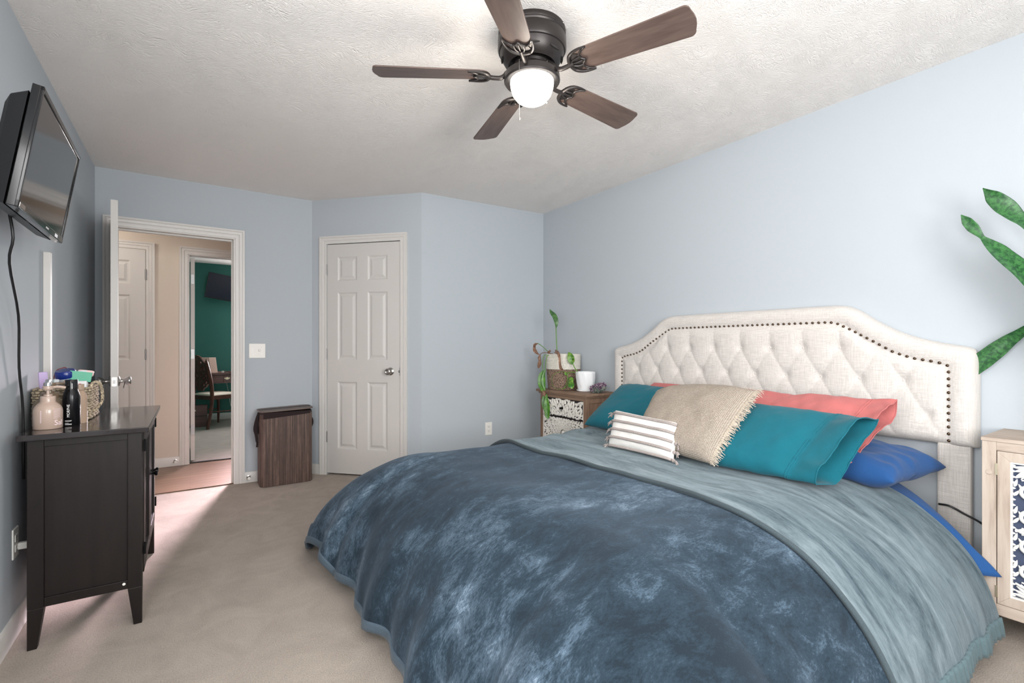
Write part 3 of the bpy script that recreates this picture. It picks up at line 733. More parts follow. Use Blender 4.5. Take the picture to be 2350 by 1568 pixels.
for ya, yb, kn in ((Y0 + L_ + .002, 2.899, 2.868), (2.903, Y1 - L_ - .002, 2.934)):
    d = MB(); fr = .055
    for a, c in (((ya, .19), (ya + fr, ZT - .03)), ((yb - fr, .19), (yb, ZT - .03)), ((ya + fr, .19), (yb - fr, .19 + fr)), ((ya + fr, ZT - .03 - fr), (yb - fr, ZT - .03))): d.box((X1 - .016, a[0], a[1]), (X1 + .004, c[0], c[1]))
    d.box((X1 - .012, ya + fr, .19 + fr), (X1 - .006, yb - fr, ZT - .03 - fr)); do = d.build('door', M['espresso'], dr, bevel=0.001)
    b = MB(); b.lathe([(0, 0), (.006, 0), (.005, .010), (.006, .016), (.012, .022), (.013, .027), (.010, .031), (0, .032)], n=18, T=axis_T((X1 + .004, kn, .528), (1, 0, 0))); b.build('knob', M['black_metal'], do, smooth=40)
    yh = ya if kn > 2.5 and ya < 2.6 else yb
    for z in (.29, .72):
        b = MB(); b.tube([(X1 + .007, yh, z - .025), (X1 + .007, yh, z + .025)], .004, 8); b.box((X1 + .003, yh - .014, z - .022), (X1 + .0055, yh + .014, z + .022)); b.build('hinge', M['black_metal'], do)

# ------------------------------------------------------------------ things on the dresser
def wrap_text(b, txt, size, c, R, a0, z0, vertical=False, mirror=False, lift=.0004):
    """Lettering laid round a cylinder of radius R about c; a0 is the angle of its start, text runs counter-clockwise."""
    vs, fs = text_geo(txt, size); out = []
    for p in vs:
        u, w = (p.x, p.y)
        if vertical: u, w = -p.y, p.x
        a = a0 + u / R; r = R + lift + p.z
        out.append((c[0] + r * math.cos(a), c[1] + r * math.sin(a), z0 + w))
    b.add(out, fs)
def stripe(b, c, R, a0, length, z, h=.0012):
    vs = []; n = 8
    for i in range(n + 1):
        a = a0 + length / R * i / n
        for zz in (z, z + h): vs.append((c[0] + (R + .0005) * math.cos(a), c[1] + (R + .0005) * math.sin(a), zz))
    b.add(vs, [(i * 2, i * 2 + 2, i * 2 + 3, i * 2 + 1) for i in range(n)])
ZD = ZT
def pump(name, c, R, m, label, h_body, text, rot):
    t = thing(name, label, 'bottle', (c[0], c[1], ZD)); c = V(c[0], c[1], ZD)
    b = MB(); b.lathe([(0, 0), (R - .003, 0), (R, .003), (R, h_body * .66), (R * .97, h_body * .76), (R * .86, h_body * .87), (R * .70, h_body * .95), (R * .56, h_body), (R * .54, h_body + .004), (0, h_body + .004)], c, 40); b.build('body', m, t, smooth=50)
    b = MB(); z = h_body + .002; b.lathe([(0, z), (R * .53, z), (R * .53, z + .020), (R * .50, z + .022), (R * .30, z + .023), (R * .29, z + .029), (R * .12, z + .030), (R * .11, z + .052), (0, z + .052)], c, 30); b.build('collar', m, t, smooth=40)
    b = MB(); z += .048; b.lathe([(0, z), (R * .34, z), (R * .36, z + .003), (R * .36, z + .013), (R * .33, z + .015), (0, z + .015)], c, 30)
    d = V(math.cos(rot), math.sin(rot), 0); b.tube(bez([c + V(0, 0, z + .008), c + d * .03 + V(0, 0, z + .010), c + d * .052 + V(0, 0, z + .005)], 10), [.006] * 11 if False else .0055, 10)
    b.build('pump_head', m, t, smooth=45)
    b = MB(); b.lathe([(0, z + .015), (R * .25, z + .015), (R * .25, z + .028), (R * .22, z + .030), (0, z + .030)], c, 24); b.build('pump_cap', M['chrome'], t, smooth=40)
    if text:
        b = MB(); aw = math.atan2(-c.y, -c.x)
        wrap_text(b, 'Sal', .029, c, R, aw + .40, .0 + ZD + .016)
        o = b.build('lettering', M['pink_print'], t)
        b = MB()
        for i, L in enumerate((.032, .032, .030, .032, .032, .028, .031, .028, .032, .018)): stripe(b, c, R, aw + .36, L * .8, ZD + .080 - i * .0042, .0009)
        b.build('small_print', M['pink_print'], t); b = MB()
        for i in range(9): stripe(b, c, R, aw - .52, .0035, ZD + .028 + i * .0055, .0035)
        b.build('side_print', M['pink_print'], t)
    return t
pump('pump_bottle', (-0.473, 2.632), .0445, M['blush'], 'blush pump bottle with pale lettering at the front of the dresser top', .105, True, 0.15)
pump('pump_bottle', (-0.486, 2.735), .054, M['brown_bottle'], 'olive brown pump bottle mostly hidden behind the blush one', .112, False, 0.3)
c = V(-0.412, 2.690, ZD); t = thing('spray_can', 'tall glossy black can with white lettering on the dresser', 'bottle', c); R = .0285
b = MB(); b.lathe([(0, 0), (R - .002, 0), (R, .002), (R, .112), (R * .98, .122), (R * .88, .134), (R * .76, .144), (R * .72, .150), (0, .150)], c, 40); b.build('body', M['black_can'], t, smooth=45)
b = MB(); b.lathe([(0, .151), (R * .74, .151), (R * .74, .188), (R * .70, .190), (0, .190)], c, 36); b.build('cap', M['black_cap'], t, smooth=40)
aw = math.atan2(-c.y, -c.x)
b = MB(); wrap_text(b, 'MORPHE', .0135, c, R, aw - .18, ZD + .036, vertical=True); b.build('lettering', M['white_print'], t)
b = MB()
for i, (z, L) in enumerate(((.022, .028), (.0195, .026), (.012, .016), (.0085, .028), (.005, .028))): stripe(b, c, R, aw - .75, L * .8, ZD + z, .0012)
b.build('small_print', M['white_print'], t)
c = V(-0.398, 2.765, ZD); t = thing('cosmetic_bottle', 'tan bottle standing just behind the black can', 'bottle', c); R = .027
b = MB(); b.lathe([(0, 0), (R, 0), (R, .104), (R * .95, .116), (R * .82, .126), (R * .62, .136), (R * .5, .140), (0, .140)], c, 32); b.build('body', M['tan_bottle'], t, smooth=45)
b = MB(); b.lathe([(0, .141), (R * .6, .141), (R * .6, .165), (0, .166)], c, 28); b.build('cap', M['tan_bottle'], t, smooth=40)

# seagrass basket
bx0, bx1, by0, by1 = -.558, -.376, 2.828, 3.085
bk_ = thing('seagrass_basket', 'woven seagrass basket full of packets on the dresser', 'basket', ((bx0 + bx1) / 2, (by0 + by1) / 2, ZD))
def rrect(x0, y0, x1, y1, r, z, n=10, m=14):
    pts = []
    for cx, cy, a0 in ((x1 - r, y1 - r, 0), (x0 + r, y1 - r, PI / 2), (x0 + r, y0 + r, PI), (x1 - r, y0 + r, 1.5 * PI)):
        for k in range(n + 1): a = a0 + PI / 2 * k / n; pts.append(V(cx + r * math.cos(a), cy + r * math.sin(a), z))
    out = []
    for i in range(len(pts)):
        a, c = pts[i], pts[(i + 1) % len(pts)]; d = (c - a).length; k = max(1, int(d / .012))
        for j in range(k): out.append(a.lerp(c, j / k))
    return out
b = MB(); nz = 13
for i in range(nz):
    z = ZD + .0088 + i * .0110; p = rrect(bx0, by0, bx1, by1, .03, z)
    b.tube([q + (q - V((bx0 + bx1) / 2, (by0 + by1) / 2, z)).normalized() * (.0035 * math.sin(j * 1.15 + i * PI)) + V(0, 0, .0012 * math.sin(j * 2.1 + i)) for j, q in enumerate(p)], [.0058 + .0014 * math.sin(j * 1.15 + i * PI + 1) for j in range(len(p))], 7, True)
b.box((bx0 + .008, by0 + .008, ZD + .001), (bx1 - .008, by1 - .008, ZD + .008)); b.build('basket_body', M['seagrass'], bk_, smooth=True)
b = MB(); xh, yh = bx1, 2.885
pth = bez([(xh - .004, yh, ZD + .138), (xh + .010, yh, ZD + .166), (xh + .030, yh + .002, ZD + .160), (xh + .040, yh + .004, ZD + .115), (xh + .036, yh + .002, ZD + .070), (xh + .014, yh, ZD + .040), (xh - .004, yh, ZD + .034)], 54)
for ph in (0, 2.1, 4.2): b.tube([p + V(.003 * math.cos(i * .7 + ph), .004 * math.sin(i * .7 + ph), .002 * math.sin(i * .7 + ph)) for i, p in enumerate(pth)], .0042, 7)
b.build('handle', M['seagrass'], bk_, smooth=True)
def bag(n, lab, cat, m, a, c, rz=0, tilt=0, bev=.003, loc=None):
    cen = (Vector(a) + Vector(c)) / 2; R = Matrix.Rotation(rz, 3, 'Z') @ Matrix.Rotation(tilt, 3, 'Y')
    h = (Vector(c) - Vector(a)) / 2; b = MB(); b.box(-h, h, lambda p: cen + R @ p)
    return tag(b.build(n, m, bevel=bev), lab, cat)
zb = ZD + .011
t = thing('cream_jar', 'frosted jar with a navy blue lid lying on top of the basket', 'jar', (-.462, 2.925, zb)); c = V(-.462, 2.925, zb)
qj = Matrix.Rotation(math.radians(14), 3, 'X') @ Matrix.Rotation(math.radians(-8), 3, 'Y'); TJ = lambda p: c + V(0, 0, .165) + qj @ (Vector(p) - V(0, 0, .165))
b = MB(); b.lathe([(0, .0), (.030, .0), (.034, .008), (.034, .178), (.030, .182), (0, .182)], (0, 0, 0), 32, T=TJ); b.build('jar_body', M['frost'], t, smooth=40)
b = MB(); b.lathe([(0, .180), (.036, .180), (.038, .184), (.036, .206), (.032, .212), (0, .213)], (0, 0, 0), 36, T=TJ); b.build('lid', M['navy'], t, smooth=40)
bag('skincare_packet', 'mint green flat packet sticking out of the basket', 'packet', M['mint'], (-.452, 2.893, zb + .160), (-.374, 2.897, zb + .204), .05, .16)
bag('leaflet', 'white leaflet card at the back right of the basket', 'card', M['paper'], (-.432, 3.005, zb), (-.400, 3.008, zb + .205), 0, -.06, .0005)
bag('skincare_box', 'white carton with a red mark at the right of the basket', 'box', M['paper'], (-.424, 2.866, zb), (-.392, 2.884, zb + .162), .1, .04, .001)
o = bpy.data.objects['skincare_box']; MB().box((-.421, 2.8652, zb + .146), (-.406, 2.866, zb + .151)).build('red_mark', M['red_print'], o)
bag('kraft_box', 'small brown card box in the basket behind the black can', 'box', M['kraft'], (-.462, 2.850, zb), (-.428, 2.876, zb + .168), 0, 0, .001)
bag('clear_tube', 'frosted tube upright at the left of the basket', 'tube', M['frost'], (-.520, 2.852, zb), (-.488, 2.872, zb + .175), .2, .12)
bag('lilac_pouch', 'lilac pouch at the far left of the basket', 'pouch', M['lilac'], (-.548, 2.90, zb), (-.518, 2.912, zb + .205), .1, -.06)
bag('rose_tube', 'pale rose tube lying across the back of the basket', 'tube', M['rose'], (-.445, 3.030, zb + .175), (-.385, 3.052, zb + .205), .3, .15, .008)
b = MB().tube(bez([(-.515, 2.96, zb + .14), (-.508, 2.962, zb + .20), (-.487, 2.965, zb + .218), (-.468, 2.968, zb + .21), (-.463, 3.0, zb + .12)]), .0022, 8)
tag(b.build('hair_band', M['maroon'], smooth=True), 'thin maroon loop behind the navy lidded jar', 'hair band')

# ------------------------------------------------------------------ laundry hamper
hp = thing('laundry_hamper', 'dark slatted bamboo laundry hamper against the back wall', 'hamper', (.662, 4.44, 0))
hx0, hx1, hy0, hy1 = .468, .860, 4.322, 4.556
p = rrect(hx0, hy0, hx1, hy1, .045, 0, 12); L = [0]
for i in range(len(p)): L.append(L[-1] + (p[(i + 1) % len(p)] - p[i]).length)
ns = int(L[-1] / .0135); prm = []
def at_len(s):
    s = s % L[-1]
    for i in range(len(p)):
        if L[i + 1] >= s: return p[i].lerp(p[(i + 1) % len(p)], (s - L[i]) / max(1e-9, L[i + 1] - L[i]))
cen = V((hx0 + hx1) / 2, (hy0 + hy1) / 2, 0)
for i in range(ns * 4):
    q = at_len(L[-1] * i / (ns * 4)); d = .0018 * abs(math.sin(PI * i / 4)); e_ = at_len(L[-1] * (i + .1) / (ns * 4)) - q
    nrm = V(e_.y, -e_.x, 0).normalized(); prm.append(q + nrm * d)
b = MB(); n_ = len(prm); vs = [V(q.x, q.y, .003) for q in prm] + [V(q.x, q.y, .585) for q in prm]
b.add(vs, [(i, (i + 1) % n_, n_ + (i + 1) % n_, n_ + i) for i in range(n_)] + [tuple(range(n_))[::-1]]); b.build('slatted_body', M['hamper'], hp, smooth=30)
pi_ = rrect(hx0 + .001, hy0 - .001, hx1 - .001, hy1 - .001, .045, 0, 12); b = MB(); n_ = len(pi_)
def zband(q): return .548 + .030 * (q.x - hx0) / (hx1 - hx0)
vs = [V(q.x, q.y - (.002 if q.y < 4.33 else 0), zband(q)) for q in pi_] + [V(q.x, q.y - (.002 if q.y < 4.33 else 0), .600) for q in pi_]
b.add(vs, [(i, (i + 1) % n_, n_ + (i + 1) % n_, n_ + i) for i in range(n_)]); b.build('liner_band', M['black_cloth'], hp, solid=.002)
lid = rrect(hx0 - .010, hy0 - .012, hx1 + .008, hy1 + .004, .055, 0, 12); ym = 4.43
def lz(q): return .602 + .012 * (q.x - hx0) / (hx1 - hx0)
b = MB(); n_ = len(lid); vs = [V(q.x, q.y, lz(q)) for q in lid] + [V(q.x, q.y, lz(q) + .012) for q in lid]
b.add(vs, [(i, (i + 1) % n_, n_ + (i + 1) % n_, n_ + i) for i in range(n_)] + [tuple(range(n_))[::-1], tuple(range(n_, 2 * n_))]); b.build('lid', M['hamper_lid'], hp, bevel=0.003)
b = MB(); b.add([(hx0 - .006, ym, .6165), (hx1 + .004, ym, .6285), (hx1 + .004, ym + .014, .6285), (hx0 - .006, ym + .014, .6165)], [(0, 1, 2, 3)]); b.build('lid_hinge_strip', M['black_cloth'], hp, solid=.002)
for x in (hx0 + .012, hx1 - .035): MB().lathe([(0, 0), (.004, 0), (.003, .002), (0, .0025)], n=10, T=axis_T((x, ym + .035, .6165 + .012 * (x - hx0) / .39), (0, 0, 1))).build('rivet', M['nickel'], hp)
MB().lathe([(0, 0), (.004, 0), (.003, .002), (0, .0025)], n=10, T=axis_T((hx1 - .02, hy0 - .001, .02), (0, -1, 0))).build('rivet', M['nickel'], hp)
b = MB(); b.tube(bez([(hx0 - .004, 4.40, .60), (hx0 - .022, 4.40, .545), (hx0 - .036, 4.40, .47), (hx0 - .026, 4.40, .42), (hx0 - .018, 4.40, .36)]), .006, 8, flat=1.6)
b.tube(bez([(hx0 - .002, 4.42, .59), (hx0 - .012, 4.42, .52), (hx0 - .018, 4.42, .44), (hx0 - .014, 4.42, .36), (hx0 - .016, 4.42, .315)]), .005, 8, flat=1.6); b.build('tie_strap', M['black_cloth'], hp, smooth=True)
b = MB(); b.tube(bez([(hx0 + .0, 4.44, .56), (hx0 - .012, 4.44, .52), (hx0 - .010, 4.44, .46), (hx0, 4.44, .42)]), .005, 8, flat=2); b.build('handle', M['black_cloth'], hp, smooth=True)
b = MB(); b.tube(bez([(hx1 - .001, 4.42, .535), (hx1 + .014, 4.42, .505), (hx1 + .014, 4.42, .47), (hx1, 4.42, .44)]), .005, 8, flat=2); b.build('handle', M['black_cloth'], hp, smooth=True)

# ------------------------------------------------------------------ bed: headboard, legs, mattress
bed = thing('bed', 'large bed with tufted oatmeal linen headboard and nailhead trim', 'bed', (1.80, 1.69, 0))
BC = 1.69
def interp(tab, x):
    for (a, ya), (c, yc) in zip(tab, tab[1:]):
        if x <= c: return ya + (yc - ya) * ((x - a) / (c - a) if c > a else 0)
    return tab[-1][1]
OUT = [(0, 1.352), (.50, 1.351), (.545, 1.348), (.58, 1.339), (.625, 1.315), (.69, 1.265), (.74, 1.233), (.785, 1.206), (.83, 1.186), (.88, 1.168), (.945, 1.150), (1.02, 1.135), (1.045, 1.128), (1.06, 1.118), (1.072, 1.095)]
NL = [(0, 1.263), (.50, 1.262), (.535, 1.252), (.598, 1.218), (.69, 1.163), (.78, 1.105), (.85, 1.079), (.913, 1.068), (.972, 1.054), (.98, 1.040)]
HB0, HBH = .690, 1.072
def ztop(dy): return interp(OUT, abs(dy))
def hb(u, v):
    dy = HBH * (2 * u - 1); zt = ztop(dy); z = HB0 + v * (zt - HB0); ad = abs(dy)
    slope = (ztop(min(HBH, ad + .01)) - ztop(max(0, ad - .01))) / .02; dt = (zt - z) / math.sqrt(1 + min(slope * slope, 4))
    d = min(HBH - ad, dt, z - HB0); db = z - HB0
    R = .034; e_ = R - math.sqrt(max(0, R * R - (R - min(d, R)) ** 2))
    dside = min(HBH - ad, dt); off = 0
    bw = .094
    off += .014 * max(0.0, math.sin(PI * min(1, dside / bw))) ** .8
    ins = smooth01((dside - bw) / .05) * smooth01(db / .05)
    p = dy / .181; q = (1.127 - z) / .155
    if q >= 0: a, c = p - q / 2, p + q / 2; sa, sc = abs(math.sin(PI * a)), abs(math.sin(PI * c))
    else: sa = sc = abs(math.sin(PI * p)); sa = sa + (1 - sa) * smooth01((-q - .55) / .6) * .5; sc = sa
    h = (max(sa, 1e-4) * max(sc, 1e-4)) ** .30
    off += ins * (.008 + .0100 * h)
    rr = min(((p - round(p)) * .181) ** 2 + ((q) * .155) ** 2, ((p - .5 - round(p - .5)) * .181) ** 2 + ((q - 1) * .155) ** 2, ((p - round(p)) * .181) ** 2 + ((q - 2) * .155) ** 2)
    off -= ins * .013 * math.exp(-rr / (2 * .020 ** 2))
    return V(2.820 + e_ - off, BC + dy, z)
b = MB(); NU, NV = 300, 96
b.grid(hb, NU, NV)
rim = [(i, 0) for i in range(NU + 1)] + [(NU, j) for j in range(1, NV + 1)] + [(i, NV) for i in range(NU - 1, -1, -1)] + [(0, j) for j in range(NV - 1, 0, -1)]
base = len(b.v); idx = [i * (NV + 1) + j for i, j in rim]
b.v += [V(2.876, b.v[k].y, b.v[k].z) for k in idx]; n_ = len(idx)
b.f += [[idx[i], idx[(i + 1) % n_], base + (i + 1) % n_, base + i] for i in range(n_)] + [[base + i for i in range(n_)]]
hbo = b.build('headboard', M['linen'], bed, smooth=60)
# nail heads along the border
path = [V(0, -.98, .712), V(0, -.98, 1.040)] + [V(0, -d, z) for d, z in NL[::-1]] + [V(0, d, z) for d, z in NL] + [V(0, .98, .712)]
cl = [0]
for a, c in zip(path, path[1:]): cl.append(cl[-1] + (c - a).length)
NN = 90; nail = None
for i in range(NN):
    s = cl[-1] * i / (NN - 1)
    for j in range(len(path) - 1):
        if cl[j + 1] >= s - 1e-9: p = path[j].lerp(path[j + 1], (s - cl[j]) / max(1e-9, cl[j + 1] - cl[j])); break
    u = (p.y / HBH + 1) / 2; v = (p.z - HB0) / (ztop(p.y) - HB0); q = hb(u, v)
    if nail is None:
        b = MB(); b.lathe([(0, .0065), (.0035, .0058), (.0062, .0035), (.0072, 0), (.0072, -.004), (0, -.004)], n=14, T=axis_T((0, 0, 0), (-1, 0, 0)))
        nail = b.build('nail_head', M['nail'], hbo, smooth=40, local=True); k = nail
    else: k = nail.copy(); COL.objects.link(k); k.parent = hbo
    k.location = q - Vector(bed.location)
btn = None
for row, z in ((0, 1.127), (1, .972), (2, .817)):
    for k in range(-6, 7):
        dy = (k + (.5 if row == 1 else 0)) * .181
        if abs(dy) > .90 or (row == 0 and abs(dy) > .60): continue
        q = hb((dy / HBH + 1) / 2, (z - HB0) / (ztop(dy) - HB0))
        if btn is None:
            b = MB(); b.lathe([(0, .005), (.006, .004), (.0095, .001), (.010, -.003), (0, -.003)], n=16, T=axis_T((0, 0, 0), (-1, 0, 0))); btn = b.build('button', M['linen'], hbo, smooth=40, local=True); o = btn
        else: o = btn.copy(); COL.objects.link(o); o.parent = hbo
        o.location = q - Vector(bed.location) + V(.001, 0, 0)
for s_ in (-1, 1):
    ya = BC + s_ * .935; yb = BC + s_ * 1.052
    b = MB(); b.box((2.828, min(ya, yb), 0.02), (2.868, max(ya, yb), HB0 + .01)); b.build('leg', M['linen'], bed, bevel=0.010)
def mat_block(z0, z1, r):
    p = rrect(.86, .84, 2.79, 2.56, r, 0, 10); n = len(p); b = MB()
    b.add([V(q.x, q.y, z0) for q in p] + [V(q.x, q.y, z1) for q in p], [(i, (i + 1) % n, n + (i + 1) % n, n + i) for i in range(n)] + [tuple(range(n))[::-1], tuple(range(n, 2 * n))]); return b
mat_block(.06, .22, .22).build('box_base', M['black_cloth'], bed, bevel=0.02)
mat_block(.22, .43, .22).build('mattress', M['white_cotton'], bed, bevel=0.04)

# ------------------------------------------------------------------ blanket, sheet
CX, CY0, CY1, LQ, ZB = 1.12, 1.04, 2.34, .817, .552
def drape(X, Y, lift=0.0, flare=0.0, fold=1.0):
    dx = X - CX if X < CX else 0.0; dy = Y - CY0 if Y < CY0 else (Y - CY1 if Y > CY1 else 0.0)
    s = math.hypot(dx, dy); bx, by = max(X, CX), min(max(Y, CY0), CY1)
    top = ZB + .012 * noise.noise(V(X * 2.3, Y * 2.3, 1.7)) + .006 * noise.noise(V(X * 6, Y * 6, 4.0)) + .018 * smooth01((X - 2.0) / .4) * (1 if Y > CY1 - .2 else .3)
    if s < 1e-9: return V(bx, by, top + lift)
    ux, uy = dx / s, dy / s
    cr = abs(ux * uy) * 2
    LL = LQ * (1 + .24 * cr); th = s / LL * PI / 2
    if th <= PI / 2: out = (.54 + .17 * cr) * math.sin(th); z = top - (top - .035) * (1 - math.cos(th))
    else: out = (.54 + .17 * cr) + (s - LL) * .85; z = .030
    w = smooth01((th - .5) / 1.1)
    per = by * 1.0 - bx * 1.0 + math.atan2(uy, ux) * .55 if True else 0
    rip = fold * w * (.020 * math.sin(per * 13.0 + .6) + .012 * math.sin(per * 29.0) + cr * .035 * math.sin(per * 22 + 1.0))
    out += rip + flare * (s / .57) ** 2
    z += fold * w * .020 * max(0, math.sin(per * 13.0 + 2.2)) * (1 if th > 1.2 else .2) + (fold * cr * .03 * max(0, math.sin(per * 22)) if th > 1.3 else 0)
    nx, nz = math.sin(min(th, PI / 2)), math.cos(min(th, PI / 2))
    return V(bx + ux * (out + lift * nx), by + uy * (out + lift * nx), max(.012, z + lift * nz))
bl = thing('throw_blanket', 'crushed velvet slate blue blanket covering the bed, folded back near the pillows', 'blanket', (1.12, 1.69, ZB))
ED = .80
b = MB(); b.grid(lambda u, v: drape(CX - ED + u * (1.665 - CX + ED), CY0 - ED + v * (CY1 - CY0 + 2 * ED)), 72, 150)
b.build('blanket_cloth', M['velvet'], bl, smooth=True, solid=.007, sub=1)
def edgept(k, w):
    """Boundary of the cloth, k along it, w inwards."""
    Lx = 1.665 - CX + ED; Ly = CY1 - CY0 + 2 * ED; s = k * (2 * Lx + Ly)
    if s < Lx: return drape(1.665 - s, CY0 - ED + w, .004)
    s -= Lx
    if s < Ly: return drape(CX - ED + w, CY0 - ED + s, .004)
    return drape(CX - ED + (s - Ly), CY1 + ED - w, .004)
b = MB(); b.grid(lambda u, v: edgept(u, -.006 + v * .036), 260, 3); b.build('hem', M['velvet_hem'], bl, smooth=True, solid=.010)
XF, XH_ = 1.590, 2.520
def foldp(u, v, lift=0.0):
    Y = CY0 - .775 + v * (CY1 - CY0 + 2 * .775)
    wav = .012 * math.sin(Y * 5.0 + .5) + .008 * math.sin(Y * 11)
    if u < .03: t = u / .03; X = XF + .012 - .018 * math.sin(PI * .5 * t); l = .001 + .020 * t
    else:
        t = (u - .03) / .97; X = XF - .006 + t * (XH_ - XF); l = .021 - .006 * smooth01(t * 12)
    wr = .007 * noise.noise(V(X * 5, Y * 3, 9.0)) + .010 * max(0, noise.noise(V(X * 9, Y * 2.2, 3.0)) - .15) * 2
    if Y > 2.3 and X > 1.9: wr += .014 * max(0, math.sin(X * 26 + Y * 6)) * smooth01((X - 2.0) / .2)
    X -= .018 * smooth01((CY0 - Y) / .7) * t
    return drape(X + wav * (1 if u < .5 else .3), Y, l + lift + max(0, wr), 0.0, .22)
b = MB(); b.grid(foldp, 60, 170); b.build('folded_back_top', M['fleece'], bl, smooth=True, solid=.006, sub=1)
M['fleece_edge'] = fabric('fleece_edge', (62, 73, 78), 0.85, 300, 0.08)
b = MB(); b.tube([foldp(.012, i / 170, .006) for i in range(171)], .0095, 8); b.build('edge_binding', M['fleece_edge'], bl, smooth=True)
b = MB(); b.grid(lambda u, v: foldp(.02 + .97 * u, v * .022 - .004, .004 + .004 * math.sin(u * 160)), 120, 4); b.build('hem', M['fleece_hem'], bl, smooth=True, solid=.012)
b = MB()
def sheet(u, v):
    Y = CY0 - .575 + v * (1.75 - CY0 + .575); s = max(0, CY0 - Y)
    X = 2.40 + u * ((2.70 - .172 * smooth01(s / .5)) - 2.40)
    k = smooth01((X - 2.47) / .07); return drape(X, Y, -.012 + .012 * k + .004 * k * noise.noise(V(X * 8, Y * 8, 0)), .075 * k, .2)
b.grid(sheet, 30, 70); o = b.build('bed_sheet', M['royal'], smooth=True, solid=.003)
tag(o, 'royal blue sheet hanging out past the blanket beside the whitewashed nightstand', 'bed sheet')

# ------------------------------------------------------------------ pillows
def pillow(name, label, m, C4, T, pin=.05, seed=0.0, wr=.006, nu=44, nv=30, ex=4.0, bow_top=0.0, back=.75, uv=False, group=None, cat='pillow', puck=.0, as_thing=False):
    a, c, d, e_ = [Vector(p) for p in C4]
    n = ((c - a) + (d - e_)).cross((e_ - a) + (d - c)).normalized()
    if n.x > 0: n = -n
    up = ((e_ - a) + (d - c)).normalized()
    def P(u, v, side):
        U = .5 + (u - .5) * (1 - pin * 4 * v * (1 - v)); W_ = .5 + (v - .5) * (1 - pin * 4 * u * (1 - u))
        p = a * (1 - U) * (1 - W_) + c * U * (1 - W_) + d * U * W_ + e_ * (1 - U) * W_
        p = p + up * bow_top * 4 * u * (1 - u) * v
        f = max(0.0, (1 - abs(2 * u - 1) ** ex) * (1 - abs(2 * v - 1) ** ex)); h = T * f ** .55
        k = min(1, f * 2.0)
        w = wr * k * (noise.noise(V(u * 4.5, v * 4.5, seed)) + .6 * noise.noise(V(u * 10 + v * 6, v * 9 - u * 5, seed + 5)))
        if puck:
            rad = abs(noise.noise(V(math.atan2(v - .5, u - .5) * 5, seed, 2.0))); w += puck * rad * (1 - k) * min(1, f * 9)
        return p + n * (side * h * (1 if side > 0 else back) + w)
    b = MB(); b.grid(lambda u, v: P(u, v, 1), nu, nv); k = len(b.v); b.grid(lambda u, v: P(u, v, -1), nu, nv)
    if uv:
        q = [(i / nu, j / nv) for i in range(nu + 1) for j in range(nv + 1)]; b.uv = q + q
    par = None
    if as_thing: par = thing(name, label, cat, tuple((a + c) / 2), group)
    o = b.build('cushion_cover' if as_thing else name, m, par, smooth=True, weld=True, sub=1)
    if as_thing: return par, P, n
    tag(o, label, cat, group); return o, P, n

def case(name, label, m, y_far, y_near, bot, top, T, seed, skew=0.05, mouth=.05, seam=.86, cat='pillow', wra=.008):
    """Pillow in a pillowcase whose open end faces the near side. bot/top are (x,z) of its lower and upper long edges."""
    bo, to = V(bot[0], 0, bot[1]), V(top[0], 0, top[1]); hw = (to - bo) * .5; mid = (bo + to) * .5
    n = V(-(to - bo).z, 0, (to - bo).x).normalized()
    if n.x > 0: n = -n
    def P(t, th):
        cx, sy = math.cos(th), math.sin(th)
        ax = math.copysign(abs(cx) ** .75, cx); ay = math.copysign(abs(sy) ** .9, sy)
        y = y_far + (y_near - y_far) * t
        if t < .12: k = (t / .12) ** .5
        elif t < .72: k = 1.0
        else: k = 1 - smooth01((t - .72) / .16) * (1 - mouth / T)
        tt = T * k
        if t > .86: tt += .030 * ((t - .86) / .14) * (1 - .6 * ax) * (1 if sy > 0 else .6)
        wv = 0.0
        if t > .80: wv = .016 * smooth01((t - .8) / .2) * math.sin(th * 3 + seed) + .010 * smooth01((t - .86) / .14) * math.sin(th * 5 + seed * 2)
        wr = wra * (noise.noise(V(t * 5, math.cos(th) * 1.5, seed)) + .7 * noise.noise(V(t * 12 + ax * 4, ax * 3, seed + 3)) + .5 * noise.noise(V(t * 20, ax * 9 + t * 8, seed + 7)))
        p = mid + hw * ax * (1 + .02 * math.sin(t * 9 + seed)) + n * (ay * tt * (1 if sy > 0 else .75) + wv + wr * min(1, t * 8))
        return V(p.x, y - skew * (ax) * (0.3 + .7 * t), max(p.z, .560 + .004))
    o = thing(name, label, cat, (mid.x, (y_far + y_near) / 2, .57))
    b = MB(); b.grid(lambda u, v: P(v, 2 * PI * u), 56, 60, cu=True); b.build('pillowcase', m, o, smooth=True, solid=.0018, sub=1)
    b = MB()
    for ts in (seam, seam - .014): b.tube([P(ts, th) + n * (.0010 if math.sin(th) > 0 else -.001) for th in [2 * PI * i / 90 for i in range(90)]], .0021, 5, True)
    b.build('hem_seam', m, o, smooth=True)
    b = MB(); b.tube([P(.9995, 2 * PI * i / 90) for i in range(90)], .0024, 6, True); b.build('hem_edge', m, o, smooth=True)
    return o

